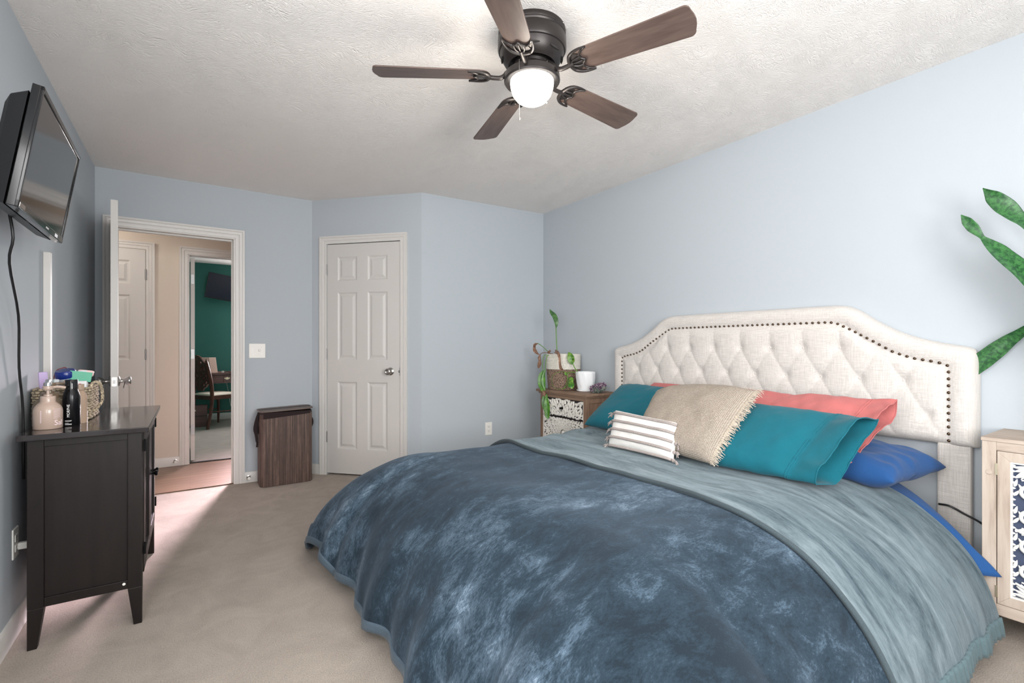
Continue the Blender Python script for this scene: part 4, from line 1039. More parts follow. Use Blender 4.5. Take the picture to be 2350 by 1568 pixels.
o, P, n = pillow('pillow', 'royal blue pillow lying flat at the bottom right of the pile', M['royal'], [(2.30, .74, .596), (2.30, 1.60, .606), (2.76, 1.60, .655), (2.755, .690, .604)], .094, .05, 2.0, .018, puck=.04, ex=5.0)
case('pillow', 'coral pink pillow behind the right teal pillow', M['pink'], 1.64, .862, (2.265, .640), (2.575, .885), .050, 1.3, .045, .030, .90, wra=.014)
case('pillow', 'teal pillow at the right with its open pillowcase end showing', M['teal'], 1.66, .852, (2.030, .590), (2.315, .838), .070, 4.2, .050, .045, .855)
pillow('pillow', 'coral pink pillow peeking above the left teal pillow', M['pink'], [(2.46, 1.72, .62), (2.46, 2.44, .60), (2.68, 2.24, .888), (2.68, 1.72, .888)], .045, .03, 6.0, .006)
pillow('pillow', 'teal pillow leaning on the left half of the headboard', M['teal'], [(2.22, 1.72, .60), (2.23, 2.47, .598), (2.54, 2.39, .868), (2.53, 1.72, .862)], .075, .03, 8.0, .006, puck=.02)
jt, JP, jn = pillow('throw_pillow', 'square oatmeal woven cushion with fringed edges', M['jute'], [(1.985, 1.325, .588), (1.975, 1.80, .615), (2.255, 1.860, .880), (2.240, 1.245, .922)], .080, .02, 3.0, .008, uv=True, bow_top=.035, cat='cushion', as_thing=True)
b = MB()
def strand(p, d, L, r=.0014):
    d = Vector(d).normalized(); k = V(random.uniform(-.5, .5), random.uniform(-.5, .5), random.uniform(-.7, .1))
    b.tube([p - d * .008, p + d * L * .45, p + (d + k * .5).normalized() * L], [r, r, r * .6], 5)
for i in range(130):
    v = i / 129.0; p = JP(0.008, v, 1) + jn * .008; strand(p, (JP(0, v, 1) - JP(.12, v, 1)).normalized() + jn * .75 + V(0, 0, random.uniform(-.35, .1)), random.uniform(.026, .046), .0017)
for i in range(44):
    u = i / 80.0; p = JP(u, 1.0, 1); strand(p, V(random.uniform(-.3, .1), random.uniform(-.6, .4), .6), random.uniform(.006, .016), .001)
for i in range(40):
    v = i / 39; p = JP(1.0, v, 1); strand(p, V(0, 1, random.uniform(-.5, .5)), random.uniform(.004, .009), .001)
o = b.build('fringe', M['jute_strand'], jt); o['kind'] = 'stuff'
st, SP, sn = pillow('throw_pillow', 'small white lumbar cushion with grey rope stripes', M['white_cotton'], [(1.925, 1.490, .582), (1.925, 1.925, .582), (2.020, 1.965, .772), (2.030, 1.520, .752)], .046, .035, 5.0, .004, ex=5.0, cat='cushion', as_thing=True, puck=.006)
for v in (.015, .215, .435, .655, .880):
    b = MB(); b.tube([SP(.02 + .96 * i / 30, v, 1) + sn * .004 for i in range(31)], .0074, 8); ro = b.build('rope_stripe', M['rope_grey'], st, smooth=True)
    for u, sg in ((.0, -1), (1.0, 1)):
        b = MB(); q = SP(u, v, 1) + sn * .006
        b.lathe([(0, -.010), (.007, -.007), (.010, 0), (.007, .007), (0, .010)], tuple(q), 10)
        for k in range(7):
            e_ = q + V(random.uniform(-.018, .004), sg * random.uniform(.010, .034), random.uniform(-.030, .004)); b.tube([q, q.lerp(e_, .5) + V(0, sg * .006, .004), e_], [.003, .0032, .0022], 6)
        b.build('tassel', M['rope_grey'], st, smooth=True)

# ------------------------------------------------------------------ carved nightstand in the corner
ZN = .765
ns = thing('nightstand', 'brown rustic nightstand with carved white drawers in the far corner', 'nightstand', (2.705, 3.08, 0))
NX0, NX1, NY0, NY1 = 2.545, 2.868, 2.782, 3.368
def ns_box(nm, m, a, c, bev=.002, par=None): return MB().box(a, c).build(nm, m, par or ns, bevel=bev)
ns_box('top', M['rustic'], (NX0 - .018, NY0 - .022, ZN - .020), (NX1 + .008, NY1 + .045, ZN), .003)
ns_box('cornice', M['rustic'], (NX0 - .008, NY0 - .010, ZN - .034), (NX1, NY1 + .018, ZN - .019), .003)
for x in (NX0, NX1 - .034):
    for y in (NY0, NY1 - .034): ns_box('leg', M['rustic_v'], (x, y, 0), (x + .034, y + .034, ZN - .03))
for y in (NY0 + .003, NY1 - .017):
    ns_box('side_panel', M['rustic_v'], (NX0 + .034, y + .006, .14), (NX1 - .034, y + .012, ZN - .07), 0)
    ns_box('side_rail', M['rustic_v'], (NX0 + .034, y, ZN - .075), (NX1 - .034, y + .014, ZN - .03)); ns_box('side_rail', M['rustic_v'], (NX0 + .034, y, .10), (NX1 - .034, y + .014, .15))
ns_box('back_panel', M['rustic'], (NX1 - .012, NY0 + .03, .1), (NX1 - .004, NY1 - .03, ZN - .03), 0)
ns_box('front_rail', M['rustic'], (NX0 + .002, NY0 + .034, ZN - .060), (NX0 + .020, NY1 - .034, ZN - .03)); ns_box('front_rail', M['rustic'], (NX0 + .002, NY0 + .034, .10), (NX0 + .020, NY1 - .034, .145))
def clip_runs(pts, y0, y1, z0, z1):
    run = []; out = []
    for p in pts:
        if y0 <= p[0] <= y1 and z0 <= p[1] <= z1: run.append(p)
        else:
            if len(run) > 2: out.append(run)
            run = []
    if len(run) > 2: out.append(run)
    return out
def mandala(b, y0, y1, z0, z1, cy, cz, xf):
    r = .030
    for ring in range(13):
        n = 16; w = 2 * PI * r / n * .62; hgt = r * .40; off = .5 * (ring % 2)
        for k in range(n):
            a = 2 * PI * (k + off) / n; er = V(math.cos(a), math.sin(a), 0); et = V(-math.sin(a), math.cos(a), 0); c = V(cy, cz, 0) + er * r
            if not (y0 - w < c.x < y1 + w and z0 - w < c.y < z1 + w): continue
            for f, tk in ((1.0, .20), (.56, .17)):
                arc = [c + et * (w * f * math.cos(t)) + er * (hgt * f * 1.25 * math.sin(t)) for t in [PI * i / 18 for i in range(19)]]
                for run in clip_runs([(p.x, p.y) for p in arc], y0, y1, z0, z1):
                    b.tube([(xf, p[0], p[1]) for p in run], max(.0022, min(.0115, tk * w)), 6, nrm=(1, 0, 0), flat=.8)
            pet = [c + er * (hgt * s) for s in (-.1, .1, .3, .5, .6)]
            for run in clip_runs([(p.x, p.y) for p in pet], y0, y1, z0, z1): b.tube([(xf + .001, p[0], p[1]) for p in run], [max(.0016, .15 * w * q) for q in (.6, 1, 1.2, .8, .2)][:len(run)], 6, nrm=(1, 0, 0))
        r *= 1.30
dys = (NY0 + .036, NY1 - .036)
for z0, z1 in ((.553, ZN - .062), (.352, .548), (.148, .347)):
    d = ns_box('drawer', M['recess'], (NX0 + .014, dys[0], z0), (NX0 + .030, dys[1], z1), 0)
    b = MB()
    for a, c in (((dys[0], z0), (dys[0] + .005, z1)), ((dys[1] - .005, z0), (dys[1], z1))): b.box((NX0 + .002, a[0], a[1]), (NX0 + .016, c[0], c[1]))
    mandala(b, dys[0] + .003, dys[1] - .003, z0 + .004, z1 - .004, (dys[0] + dys[1]) / 2, .42, NX0 + .009); b.lathe([(0, 0), (.024, 0), (.02, .004), (.01, .006), (0, .008)], n=16, T=axis_T((NX0 + .012, (dys[0] + dys[1]) / 2, max(z0 + .026, min(z1 - .026, .42))), (-1, 0, 0))) if z0 < .42 < z1 else None; b.build('carved_lattice', M['carved'], d, smooth=45)
    if z0 < .5: continue
    b = MB(); ky, kz = (dys[0] + dys[1]) / 2, (z0 + z1) / 2
    b.lathe([(0, 0), (.013, 0), (.012, .003), (.005, .006), (.005, .014), (.010, .018), (.009, .023), (0, .025)], n=16, T=axis_T((NX0 + .002, ky, kz), (-1, 0, 0)))
    b.tube([(NX0 - .016, ky + .010 * math.sin(a), kz - .010 + .012 * math.cos(a)) for a in [2 * PI * i / 16 for i in range(16)]], .0014, 6, True); b.build('ring_pull', M['black_metal'], d, smooth=40)

# ------------------------------------------------------------------ plants and things on the carved nightstand
def leaf(name, m, par, path, widths, face, foldd=.25, n=18, wave=0.0, twist=None, label=None):
    P = bez(path, n); m_ = len(P) - 1; face = Vector(face); vs = []; fs = []
    for i, p in enumerate(P):
        t = (P[min(i + 1, m_)] - P[max(i - 1, 0)]).normalized(); s = i / m_; f = face
        if twist: f = Matrix.Rotation(twist(s), 3, t) @ face
        w = t.cross(f).normalized(); nn = w.cross(t).normalized(); k = s * (len(widths) - 1); j = min(int(k), len(widths) - 2); wd = widths[j] + (widths[j + 1] - widths[j]) * (k - j)
        for q in (-1, -.55, 0, .55, 1): vs.append(p + w * (wd * q) + nn * (wd * foldd * (abs(q) ** 1.3) + wave * math.sin(s * 22 + q * 3) * abs(q)))
    for i in range(m_):
        for k in range(4): fs.append((i * 5 + k, i * 5 + 5 + k, i * 5 + 6 + k, i * 5 + 1 + k))
    return MB().add(vs, fs).build(name, m, par, smooth=True, solid=.0015, sub=1)
bc = V(2.722, 3.270, ZN)
rb = thing('rope_basket_plant', 'drooping green plant with brown dry leaves in a two tone rope basket', 'potted plant', bc)
def coilring(b, z0, z1, r0, r1, rr, bumps, amp):
    z = z0
    while z < z1:
        r = r0 + (r1 - r0) * (z - z0) / max(1e-6, z1 - z0); n = 96
        b.tube([bc + V((r + amp * math.sin(bumps * 2 * PI * i / n + z * 900)) * math.cos(2 * PI * i / n), (r + amp * math.sin(bumps * 2 * PI * i / n + z * 900)) * math.sin(2 * PI * i / n), z) for i in range(n)], rr, 6, True); z += rr * 1.75
b = MB(); coilring(b, .006, .176, .128, .144, .0058, 32, .0014); b.lathe([(0, .004), (.126, .004), (.142, .172), (.138, .172), (.122, .01), (0, .01)], bc, 48); b.build('basket_base', M['brown_rope'], rb, smooth=True)
b = MB(); coilring(b, .180, .308, .144, .146, .0062, 0, 0); b.lathe([(.140, .172), (.143, .306), (.139, .306), (.137, .172)], bc, 48); b.build('basket_rim', M['white_rope'], rb, smooth=True)
MB().lathe([(0, .262), (.136, .260)], bc, 32).build('soil', M['soil'], rb, smooth=True)
FCam = V(-.72, -.69, .1)
s0 = V(2.66, 3.27, 1.02)
b = MB(); b.tube(bez([s0, V(2.652, 3.276, 1.15), V(2.652, 3.285, 1.300)]), .004, 8)
b.build('stem', M['stem'], rb, smooth=True)
leaf('leaf', M['leaf_dark'], rb, [(2.652, 3.285, 1.295), (2.65, 3.278, 1.345), (2.65, 3.302, 1.40), (2.65, 3.345, 1.435), (2.65, 3.372, 1.468)], [.003, .017, .022, .020, .014, .001], FCam, .25, twist=lambda s: .5 - s * .9)
b = MB(); b.tube(bez([V(2.655, 3.30, 1.03), V(2.61, 3.36, 1.10), V(2.60, 3.43, 1.145), V(2.60, 3.485, 1.165)]), .003, 8); b.build('stem', M['stem'], rb, smooth=True)
leaf('dry_leaf', M['dry'], rb, [(2.60, 3.475, 1.163), (2.60, 3.520, 1.150), (2.60, 3.530, 1.11), (2.60, 3.49, 1.075), (2.60, 3.455, 1.06)], [.003, .014, .012, .017, .010, .002], FCam, .8, wave=.003)
leaf('dry_leaf', M['dry'], rb, [(2.60, 3.445, 1.065), (2.598, 3.452, 1.03), (2.598, 3.445, 1.00), (2.598, 3.455, .965), (2.598, 3.47, .94)], [.004, .015, .010, .018, .014, .003], FCam, .8, wave=.003)
b = MB(); b.tube(bez([V(2.64, 3.31, 1.07), V(2.60, 3.38, 1.082), V(2.598, 3.43, 1.072), V(2.60, 3.45, 1.06)]), .003, 8); b.build('stem', M['dry'], rb, smooth=True)
b = MB(); b.tube(bez([V(2.62, 3.25, 1.06), V(2.58, 3.19, 1.090), V(2.555, 3.14, 1.085)]), .003, 8); b.build('stem', M['dry'], rb, smooth=True)
leaf('dry_leaf', M['dry'], rb, [(2.575, 3.20, 1.092), (2.555, 3.135, 1.080), (2.55, 3.110, 1.03), (2.55, 3.105, .98), (2.55, 3.085, .945), (2.55, 3.07, .955)], [.016, .014, .009, .010, .014, .006], FCam, .9, wave=.003)
leaf('dry_leaf', M['dry'], rb, [(2.64, 3.36, 1.08), (2.62, 3.335, 1.085), (2.60, 3.315, 1.07)], [.006, .016, .004], FCam, .9, wave=.003)
for dx, dy_ in ((0, 0), (.005, -.045)):
    b = MB(); b.tube(bez([V(2.61, 3.29 + dy_, 1.05), V(2.565, 3.335 + dy_, 1.06), V(2.535, 3.325 + dy_, .99), V(2.512, 3.29 + dy_ * .7, .92)]), .003, 8); b.build('stem', M['stem'], rb, smooth=True)
leaf('leaf', M['leaf'], rb, [(2.515, 3.285, .935), (2.498, 3.300, .88), (2.495, 3.295, .82), (2.496, 3.262, .765), (2.500, 3.245, .745)], [.004, .020, .027, .026, .018, .002], FCam, .35)
leaf('leaf', M['leaf'], rb, [(2.510, 3.262, .935), (2.497, 3.262, .87), (2.494, 3.255, .82), (2.498, 3.240, .760)], [.003, .014, .019, .015, .002], FCam, .35)
leaf('dry_leaf', M['dry'], rb, [(2.500, 3.258, .762), (2.494, 3.245, .735), (2.494, 3.225, .715)], [.014, .011, .013, .006], FCam, .9, wave=.003)
leaf('leaf', M['leaf'], rb, [(2.498, 3.248, .735), (2.492, 3.250, .68), (2.490, 3.235, .63), (2.490, 3.215, .585)], [.004, .018, .022, .020, .004], FCam, .35)
leaf('leaf', M['leaf'], rb, [(2.497, 3.222, .735), (2.488, 3.205, .67), (2.488, 3.200, .61), (2.488, 3.195, .55), (2.488, 3.19, .527)], [.004, .018, .026, .024, .016, .002], FCam, .35)

pc = V(2.722, 2.985, ZN)
wp = thing('pothos_pot', 'small white ceramic pot with a trailing pothos vine', 'potted plant', pc)
def potr(a, z): return 1 + .018 * math.sin(9 * a + z * 26) * smooth01((z - .01) / .03)
b = MB(); prof = [(.0, .006), (.058, .006), (.066, .02), (.074, .06), (.079, .11), (.081, .158), (.079, .163), (.075, .160), (.073, .120)]
def pf(u, v):
    k = v * (len(prof) - 1); j = min(int(k), len(prof) - 2); r = prof[j][0] + (prof[j + 1][0] - prof[j][0]) * (k - j); z = prof[j][1] + (prof[j + 1][1] - prof[j][1]) * (k - j); a = 2 * PI * u
    r *= potr(a, z); return pc + V(r * math.cos(a), r * math.sin(a), z)
b.grid(pf, 72, 32, cu=True); b.build('pot', M['ceramic'], wp, smooth=True)
MB().lathe([(0, 0), (.066, 0), (.074, .006), (.076, .016), (.072, .017), (.066, .008), (0, .008)], pc, 40).build('saucer', M['ceramic'], wp, smooth=40)
MB().lathe([(0, .138), (.074, .136)], pc, 28).build('soil', M['soil'], wp, smooth=True)
b = MB(); b.tube(bez([V(2.70, 3.02, .90), V(2.676, 3.055, .945), V(2.665, 3.075, .99), V(2.66, 3.08, 1.03)]), .004, 8)
b.tube(bez([V(2.675, 3.03, .91), V(2.655, 3.08, .922), V(2.635, 3.11, .90), V(2.63, 3.105, .85), V(2.62, 3.12, .80), V(2.60, 3.13, .780)]), .0035, 8)
b.build('stem', M['stem'], wp, smooth=True)
b = MB(); pth = bez([V(2.61, 3.125, .782), V(2.56, 3.155, .778), V(2.548, 3.195, .80), V(2.55, 3.215, .85), V(2.56, 3.205, .895), V(2.60, 3.16, .922), V(2.64, 3.10, .918)], 40); b.tube(pth, .0017, 6)
b.tube(bez([V(2.60, 3.13, .786), V(2.59, 3.09, .790), V(2.60, 3.04, .81), V(2.62, 3.02, .85)], 16), .0017, 6); b.build('tendril', M['pothos'], wp, smooth=True)
leaf('leaf', M['pothos'], wp, [(2.662, 3.082, .985), (2.655, 3.085, 1.02), (2.65, 3.095, 1.06), (2.648, 3.115, 1.088)], [.004, .028, .031, .020, .002], FCam, .3)
leaf('leaf', M['pothos'], wp, [(2.66, 3.078, 1.018), (2.655, 3.06, 1.030), (2.65, 3.05, 1.032)], [.002, .009, .002], FCam, .3)
leaf('leaf', M['pothos'], wp, [(2.63, 3.105, .90), (2.625, 3.12, .905), (2.62, 3.13, .918)], [.002, .014, .003], FCam, .3)
leaf('leaf', M['pothos'], wp, [(2.622, 3.10, .845), (2.615, 3.065, .868), (2.610, 3.03, .862), (2.606, 3.01, .835)], [.004, .018, .018, .003], V(-.5, -.5, .6), .3)
leaf('leaf', M['pothos'], wp, [(2.610, 3.075, .838), (2.602, 3.04, .835), (2.598, 3.015, .81), (2.598, 3.01, .788)], [.006, .030, .026, .002], FCam, .3)

am = V(2.70, 2.815, ZN)
ag = thing('amethyst_cluster', 'purple amethyst crystal cluster on the carved nightstand', 'crystal', am)
bm = bmesh.new(); bmesh.ops.create_icosphere(bm, subdivisions=3, radius=1)
ROT = Matrix.Rotation(math.radians(-55), 3, 'Z')
def amp(p):
    p = Vector(p); d = 1 + .28 * noise.noise(p * 1.6 + V(3, 1, 2)) + .12 * noise.noise(p * 5)
    return am + ROT @ V(p.x * .056 * d, p.y * .036 * d, max(.001, .030 + p.z * .046 * d + .016 * p.x))
b = MB(); b.add([amp(v.co) for v in bm.verts], [[v.index for v in f.verts] for f in bm.faces]); b.build('rock_base', M['rock'], ag)
b = MB()
for v in list(bm.verts):
    if v.co.z > .25 or (v.co.y < -.2 and v.co.z > .0):
        p = amp(v.co); d = (ROT @ Vector((v.co.x * .5, v.co.y, v.co.z + .4))).normalized() + V(random.uniform(-.3, .3), random.uniform(-.3, .3), random.uniform(-.2, .3)); L = random.uniform(.006, .017); r = random.uniform(.004, .0075)
        b.lathe([(r, -.004), (r, L * .5), (0, L)], n=6, T=axis_T(p, d))
bm.free(); b.build('crystals', M['amethyst'], ag)

# ------------------------------------------------------------------ whitewashed nightstand at the right
wn = thing('nightstand', 'whitewashed wood nightstand with carved white door at the right edge', 'nightstand', (2.705, .30, 0))
WX0, WX1, WY0, WY1, WZ = 2.542, 2.868, .055, .543, .785
def wbox(nm, m, a, c, bev=.0015, par=None): return MB().box(a, c).build(nm, m, par or wn, bevel=bev)
wbox('top', M['whitewash_h'], (WX0 - .003, WY0 - .004, WZ - .014), (WX1 + .006, WY1 + .003, WZ), .002)
for x in (WX0, WX1 - .04):
    for y in (WY0, WY1 - .040): wbox('leg', M['whitewash'], (x, y, 0), (x + .040, y + .040, WZ - .014))
wbox('front_rail', M['whitewash_h'], (WX0 + .001, WY0 + .040, .738), (WX0 + .020, WY1 - .040, WZ - .014)); wbox('front_rail', M['whitewash_h'], (WX0 + .001, WY0 + .040, .116), (WX0 + .020, WY1 - .040, .158))
for y in (WY0 + .004, WY1 - .016): wbox('side_panel', M['whitewash'], (WX0 + .038, y, .116), (WX1 - .038, y + .012, WZ - .014), 0)
wbox('back_panel', M['whitewash'], (WX1 - .010, WY0 + .03, .116), (WX1 - .004, WY1 - .03, WZ - .014), 0); wbox('bottom_panel', M['whitewash_h'], (WX0 + .02, WY0 + .02, .116), (WX1 - .01, WY1 - .02, .128), 0)
dy0, dy1, dz0, dz1 = WY0 + .043, WY1 - .0425, .160, .7365; fw_ = .035
b = MB()
vs = [(dy0, dz0), (dy1, dz0), (dy1, dz1), (dy0, dz1), (dy0 + fw_, dz0 + fw_), (dy1 - fw_, dz0 + fw_), (dy1 - fw_, dz1 - fw_), (dy0 + fw_, dz1 - fw_)]
for k in range(4):
    j = (k + 1) % 4; q = [vs[k], vs[j], vs[4 + j], vs[4 + k]]; b.prism([(WX0, y, z) for y, z in q], (.018, 0, 0))
dr_ = b.build('door', M['whitewash'], wn, bevel=0.001)
wbox('door_backing', M['recess_blue'], (WX0 + .0135, dy0 + fw_ - .004, dz0 + fw_ - .004), (WX0 + .0165, dy1 - fw_ + .004, dz1 - fw_ + .004), 0, dr_)
b = MB(); iy0, iy1, iz0, iz1 = dy0 + fw_, dy1 - fw_, dz0 + fw_, dz1 - fw_; xf = WX0 + .006
for a, c in (((iy0, iz0), (iy0 + .006, iz1)), ((iy1 - .006, iz0), (iy1, iz1)), ((iy0 + .006, iz0), (iy1 - .006, iz0 + .006)), ((iy0 + .006, iz1 - .006), (iy1 - .006, iz1))): b.box((WX0 + .002, a[0], a[1]), (WX0 + .013, c[0], c[1]))
ymid = (iy0 + iy1) / 2
def scroll(cy, cz, r, a0, turns, sg, w=.0075):
    n = 40; pts = []
    for i in range(n + 1):
        t = i / n; a = a0 + sg * turns * 2 * PI * t; q = r * (1 - .80 * t ** .8); pts.append((xf - .0015 * t, cy + q * math.cos(a), cz + q * math.sin(a) * 1.12))
    b.tube(pts, [w * (.35 + .65 * min(1, 4 * i / n)) * (1 - .35 * i / n) for i in range(n + 1)], 8, nrm=(1, 0, 0), flat=.6)
    e_ = pts[-1]; b.lathe([(0, -.004), (.0055, -.003), (.0065, 0), (.0055, .004), (0, .005)], n=12, T=axis_T(e_, (-1, 0, 0)))
def lobe(y, z, a, L, w):
    b.tube([(xf, y + math.cos(a) * L * s, z + math.sin(a) * L * s) for s in (0, .25, .5, .75, 1)], [w * .4, w, w * .9, w * .6, w * .15], 8, nrm=(1, 0, 0), flat=.5)
def vine(pts, w): b.tube(bez([(xf, y, z) for y, z in pts], 24), [w * (1 - .5 * abs(2 * i / 24 - 1)) for i in range(len(bez([(xf, y, z) for y, z in pts], 24)))], 8, nrm=(1, 0, 0), flat=.6)
for mir in (1, -1):
    def my(y): return y if mir == 1 else 2 * ymid - y
    for i, cz in enumerate((.600, .500, .400, .300)):
        y = iy1 - .046; up = 1 if i % 2 == 0 else -1
        scroll(my(y), cz, .038, (PI * .35 if mir == 1 else PI * .65) * up, 1.45, mir * up)
        scroll(my(iy1 - .098), cz + .028 * up, .026, (PI * 1.2 if mir == 1 else -PI * .2), 1.2, -mir * up, .006)
        vine([(my(iy1 - .012), cz + .046 * up), (my(iy1 - .034), cz + .055 * up), (my(iy1 - .062), cz + .050 * up), (my(iy1 - .088), cz + .056 * up)], .0075)
        vine([(my(iy1 - .086), cz - .046), (my(iy1 - .070), cz - .010), (my(iy1 - .082), cz + .020), (my(iy1 - .112), cz + .046)], .0070)
        lobe(my(iy1 - .010), cz + .012, PI / 2 + mir * .25, .030, .0055); lobe(my(iy1 - .008), cz - .022, PI / 2 + mir * .6, .028, .0055); lobe(my(iy1 - .030), cz + .006, PI / 2 - mir * .5, .020, .0045); lobe(my(iy1 - .060), cz - .044, PI / 2 + mir * 1.3, .026, .005)
    for zc, sg in ((iz1 - .016, -1), (iz0 + .016, 1)):
        for k in range(11):
            lobe(my(iy1 - .058), zc, sg * (.05 + 3.04 * k / 10), .054, .0082)
        b.lathe([(0, -.004), (.010, -.003), (.011, 0), (.009, .004), (0, .006)], n=14, T=axis_T((xf - .002, my(iy1 - .058), zc), (-1, 0, 0)))
    for k in range(24): z = iz0 + .012 + (iz1 - iz0 - .024) * k / 23; lobe(my(iy1 - .004), z, PI / 2 + mir * PI / 2, .010, .0045)
b.build('carved_lattice', M['carved_bright'], dr_, smooth=45)
for z in (.205, .668): MB().box((WX0 - .0015, dy1 - .002, z - .022), (WX0 + .002, dy1 + .006, z + .022)).build('hinge', M['brass'], dr_)
MB().lathe([(0, 0), (.010, 0), (.009, .002), (0, .0025)], n=16, T=axis_T((WX0 + .0005, WY1 - .020, .652), (-1, 0, 0))).build('wood_plug', M['whitewash_h'], wn)

# snake plant on that nightstand: pot just out of frame, leaves reaching into it
sc_ = V(2.735, .215, WZ)
sp = thing('snake_plant', 'tall snake plant leaves arching in from the right edge above the nightstand', 'potted plant', sc_)
MB().lathe([(0, 0), (.080, 0), (.086, .006), (.104, .155), (.106, .175), (.100, .176), (.097, .150), (0, .146)], sc_, 44).build('pot', M['ceramic'], sp, smooth=40)
MB().lathe([(0, .150), (.098, .149)], sc_, 30).build('soil', M['soil'], sp, smooth=True)
FS = V(-.93, -.30, .2)
leaf('leaf', M['snake'], sp, [(2.735, .23, .93), (2.715, .30, 1.15), (2.705, .38, 1.42), (2.702, .445, 1.575), (2.70, .485, 1.648), (2.70, .532, 1.722), (2.70, .574, 1.782)], [.012, .030, .036, .030, .012, .030, .034, .026, .001], FS, .25, 42, .0, twist=lambda s: .9 * math.sin(s * 4.2))
leaf('leaf', M['snake'], sp, [(2.72, .25, .93), (2.70, .33, 1.16), (2.70, .44, 1.385), (2.70, .515, 1.492), (2.70, .575, 1.578), (2.70, .612, 1.640), (2.70, .641, 1.688)], [.012, .030, .038, .042, .042, .036, .008, .020, .018, .001], FS, .25, 42, .0, twist=lambda s: .5 - .9 * smooth01((s - .55) / .3))
leaf('leaf', M['snake'], sp, [(2.74, .24, .93), (2.765, .32, 1.13), (2.80, .42, 1.225), (2.845, .505, 1.175), (2.852, .575, 1.105), (2.856, .640, 1.035), (2.862, .70, .96)], [.010, .018, .014, .010, .022, .033, .036, .030, .002], FS, .3, 42)

b = MB().tube(bez([(2.80, .74, .425), (2.79, .70, .428), (2.80, .655, .405), (2.815, .60, .375), (2.83, .56, .33), (2.84, .553, .1), (2.84, .555, .012)], 36), .0045, 8)
tag(b.build('black_cable', M['black_plastic'], smooth=True), 'black cord running from behind the bed to the whitewashed nightstand', 'cord')
uc = thing('charging_cable', 'white cable end lying on the carpet beside the whitewashed nightstand', 'cable', (2.65, .52, 0))
MB().tube(bez([(2.72, .640, .012), (2.70, .585, .016), (2.675, .540, .020), (2.655, .522, .014)], 12), .0022, 8).build('cord', M['plastic'], uc, smooth=True)
MB().tube(bez([(2.657, .524, .014), (2.640, .508, .0115), (2.624, .495, .010)], 8), [.0025, .004, .0065, .007, .007, .0065, .006, .0045, .003][:9], 10).build('connector', M['plastic'], uc, smooth=True)

# ------------------------------------------------------------------ the office beyond the hall
ot = V(.535, 8.80, 2.05); a_ = math.radians(-9)
TO = lambda p: ot + V(p[0] * math.cos(a_) - p[2] * math.sin(a_), p[1] + .10 * p[2], p[0] * math.sin(a_) + p[2] * math.cos(a_))
otv = thing('television', 'small television tilted on the dark green wall of the far room', 'television', ot)
MB().box((-.33, 0, -.20), (.33, .022, .20), TO).build('bezel', M['gloss_black'], otv, bevel=.003)
om = mat('office_screen', (20, 32, 50), .15, spec=.35); MB().box((-.320, -.002, -.188), (.320, .002, .190), TO).build('screen', om, otv)
MB().box((-.36 + .08, .02, -.06), (-.10, .09, .10), TO).build('wall_mount', M['black_metal'], otv)
dk = thing('writing_desk', 'dark red wood desk with a brass pull against the green wall', 'desk', (.75, 8.55, 0))
MB().box((-.02, 8.22, .728), (1.25, 8.86, .752)).build('desktop', M['cherry_h'], dk, bevel=.004)
MB().box((.02, 8.25, .60), (1.21, 8.84, .728)).build('apron', M['cherry_h'], dk)
for i, (x0, x1) in enumerate(((.06, .39), (.41, .72), (.74, 1.18))):
    d = MB().box((x0, 8.24, .618), (x1, 8.252, .715)).build('drawer', M['cherry_h'], dk, bevel=.002); xm = .452 if i == 1 else (x0 + x1) / 2
    b = MB(); b.prism([(xm + dx, 8.238, .672 + dz) for dx, dz in ((-.040, .002), (-.030, -.006), (-.018, -.016), (0, -.022), (.018, -.016), (.030, -.006), (.040, .002), (.026, .010), (.012, .010), (0, .022), (-.012, .010), (-.026, .010))], (0, -.003, 0))
    b.tube([(xm - .02, 8.232, .672), (xm - .014, 8.226, .660), (xm, 8.224, .655), (xm + .014, 8.226, .660), (xm + .02, 8.232, .672)], .003, 6); b.build('drawer_pull', M['brass'], d)
for x in (.02, 1.16):
    for y in (8.26, 8.78): b = MB(); b.taper((x + .012, y + .012), (x + .038, y + .038), 0, (x, y), (x + .05, y + .05), .60); b.build('leg', M['cherry'], dk)
bx = thing('storage_box', 'low brown wooden box on the office floor behind the chair', 'box', (.08, 8.22, 0))
MB().box((-.12, 8.12, 0), (.205, 8.215, .31)).build('box_body', M['cherry_h'], bx, bevel=.003)
MB().box((-.11, 8.115, .152), (.195, 8.121, .160)).build('drawer_gap', M['dark_slot'], bx); MB().lathe([(0, 0), (.010, 0), (.010, .012), (0, .014)], n=12, T=axis_T((.055, 8.12, .235), (0, -1, 0))).build('knob', M['brass'], bx)
bg = V(.25, 8.44, .752)
pn = thing('open_planner', 'pale pink open folder standing upright on the office desk', 'folder', bg)
for x0, x1 in ((-.092, -.002), (.002, .092)): MB().box((x0, 0, 0), (x1, .004, .225), lambda p: bg + V(p.x - p.z * .11, p.y + p.z * .12 + abs(p.x) * .25, p.z)).build('cover_panel', M['pale_pink'], pn, bevel=.001)
b = MB().box((.385, 8.30, .752), (.415, 8.33, .778)); tag(b.build('power_adapter', M['plastic'], bevel=.003), 'small white power adapter cube on the office desk', 'adapter')
b = MB().tube(bez([(.42, 8.32, .757), (.46, 8.34, .765), (.50, 8.32, .758), (.54, 8.36, .764), (.60, 8.33, .757), (.68, 8.36, .757)], 24), .006, 8); tag(b.build('coiled_cord', M['black_plastic'], smooth=True), 'black cord heaped on the office desk', 'cord')
b = MB().tube(bez([(.47, 8.86, .60), (.50, 8.80, .42), (.53, 8.78, .22), (.58, 8.74, .06), (.50, 8.70, .012)], 24), .004, 8); tag(b.build('desk_cord', M['plastic'], smooth=True), 'white cord hanging below the office desk', 'cord')

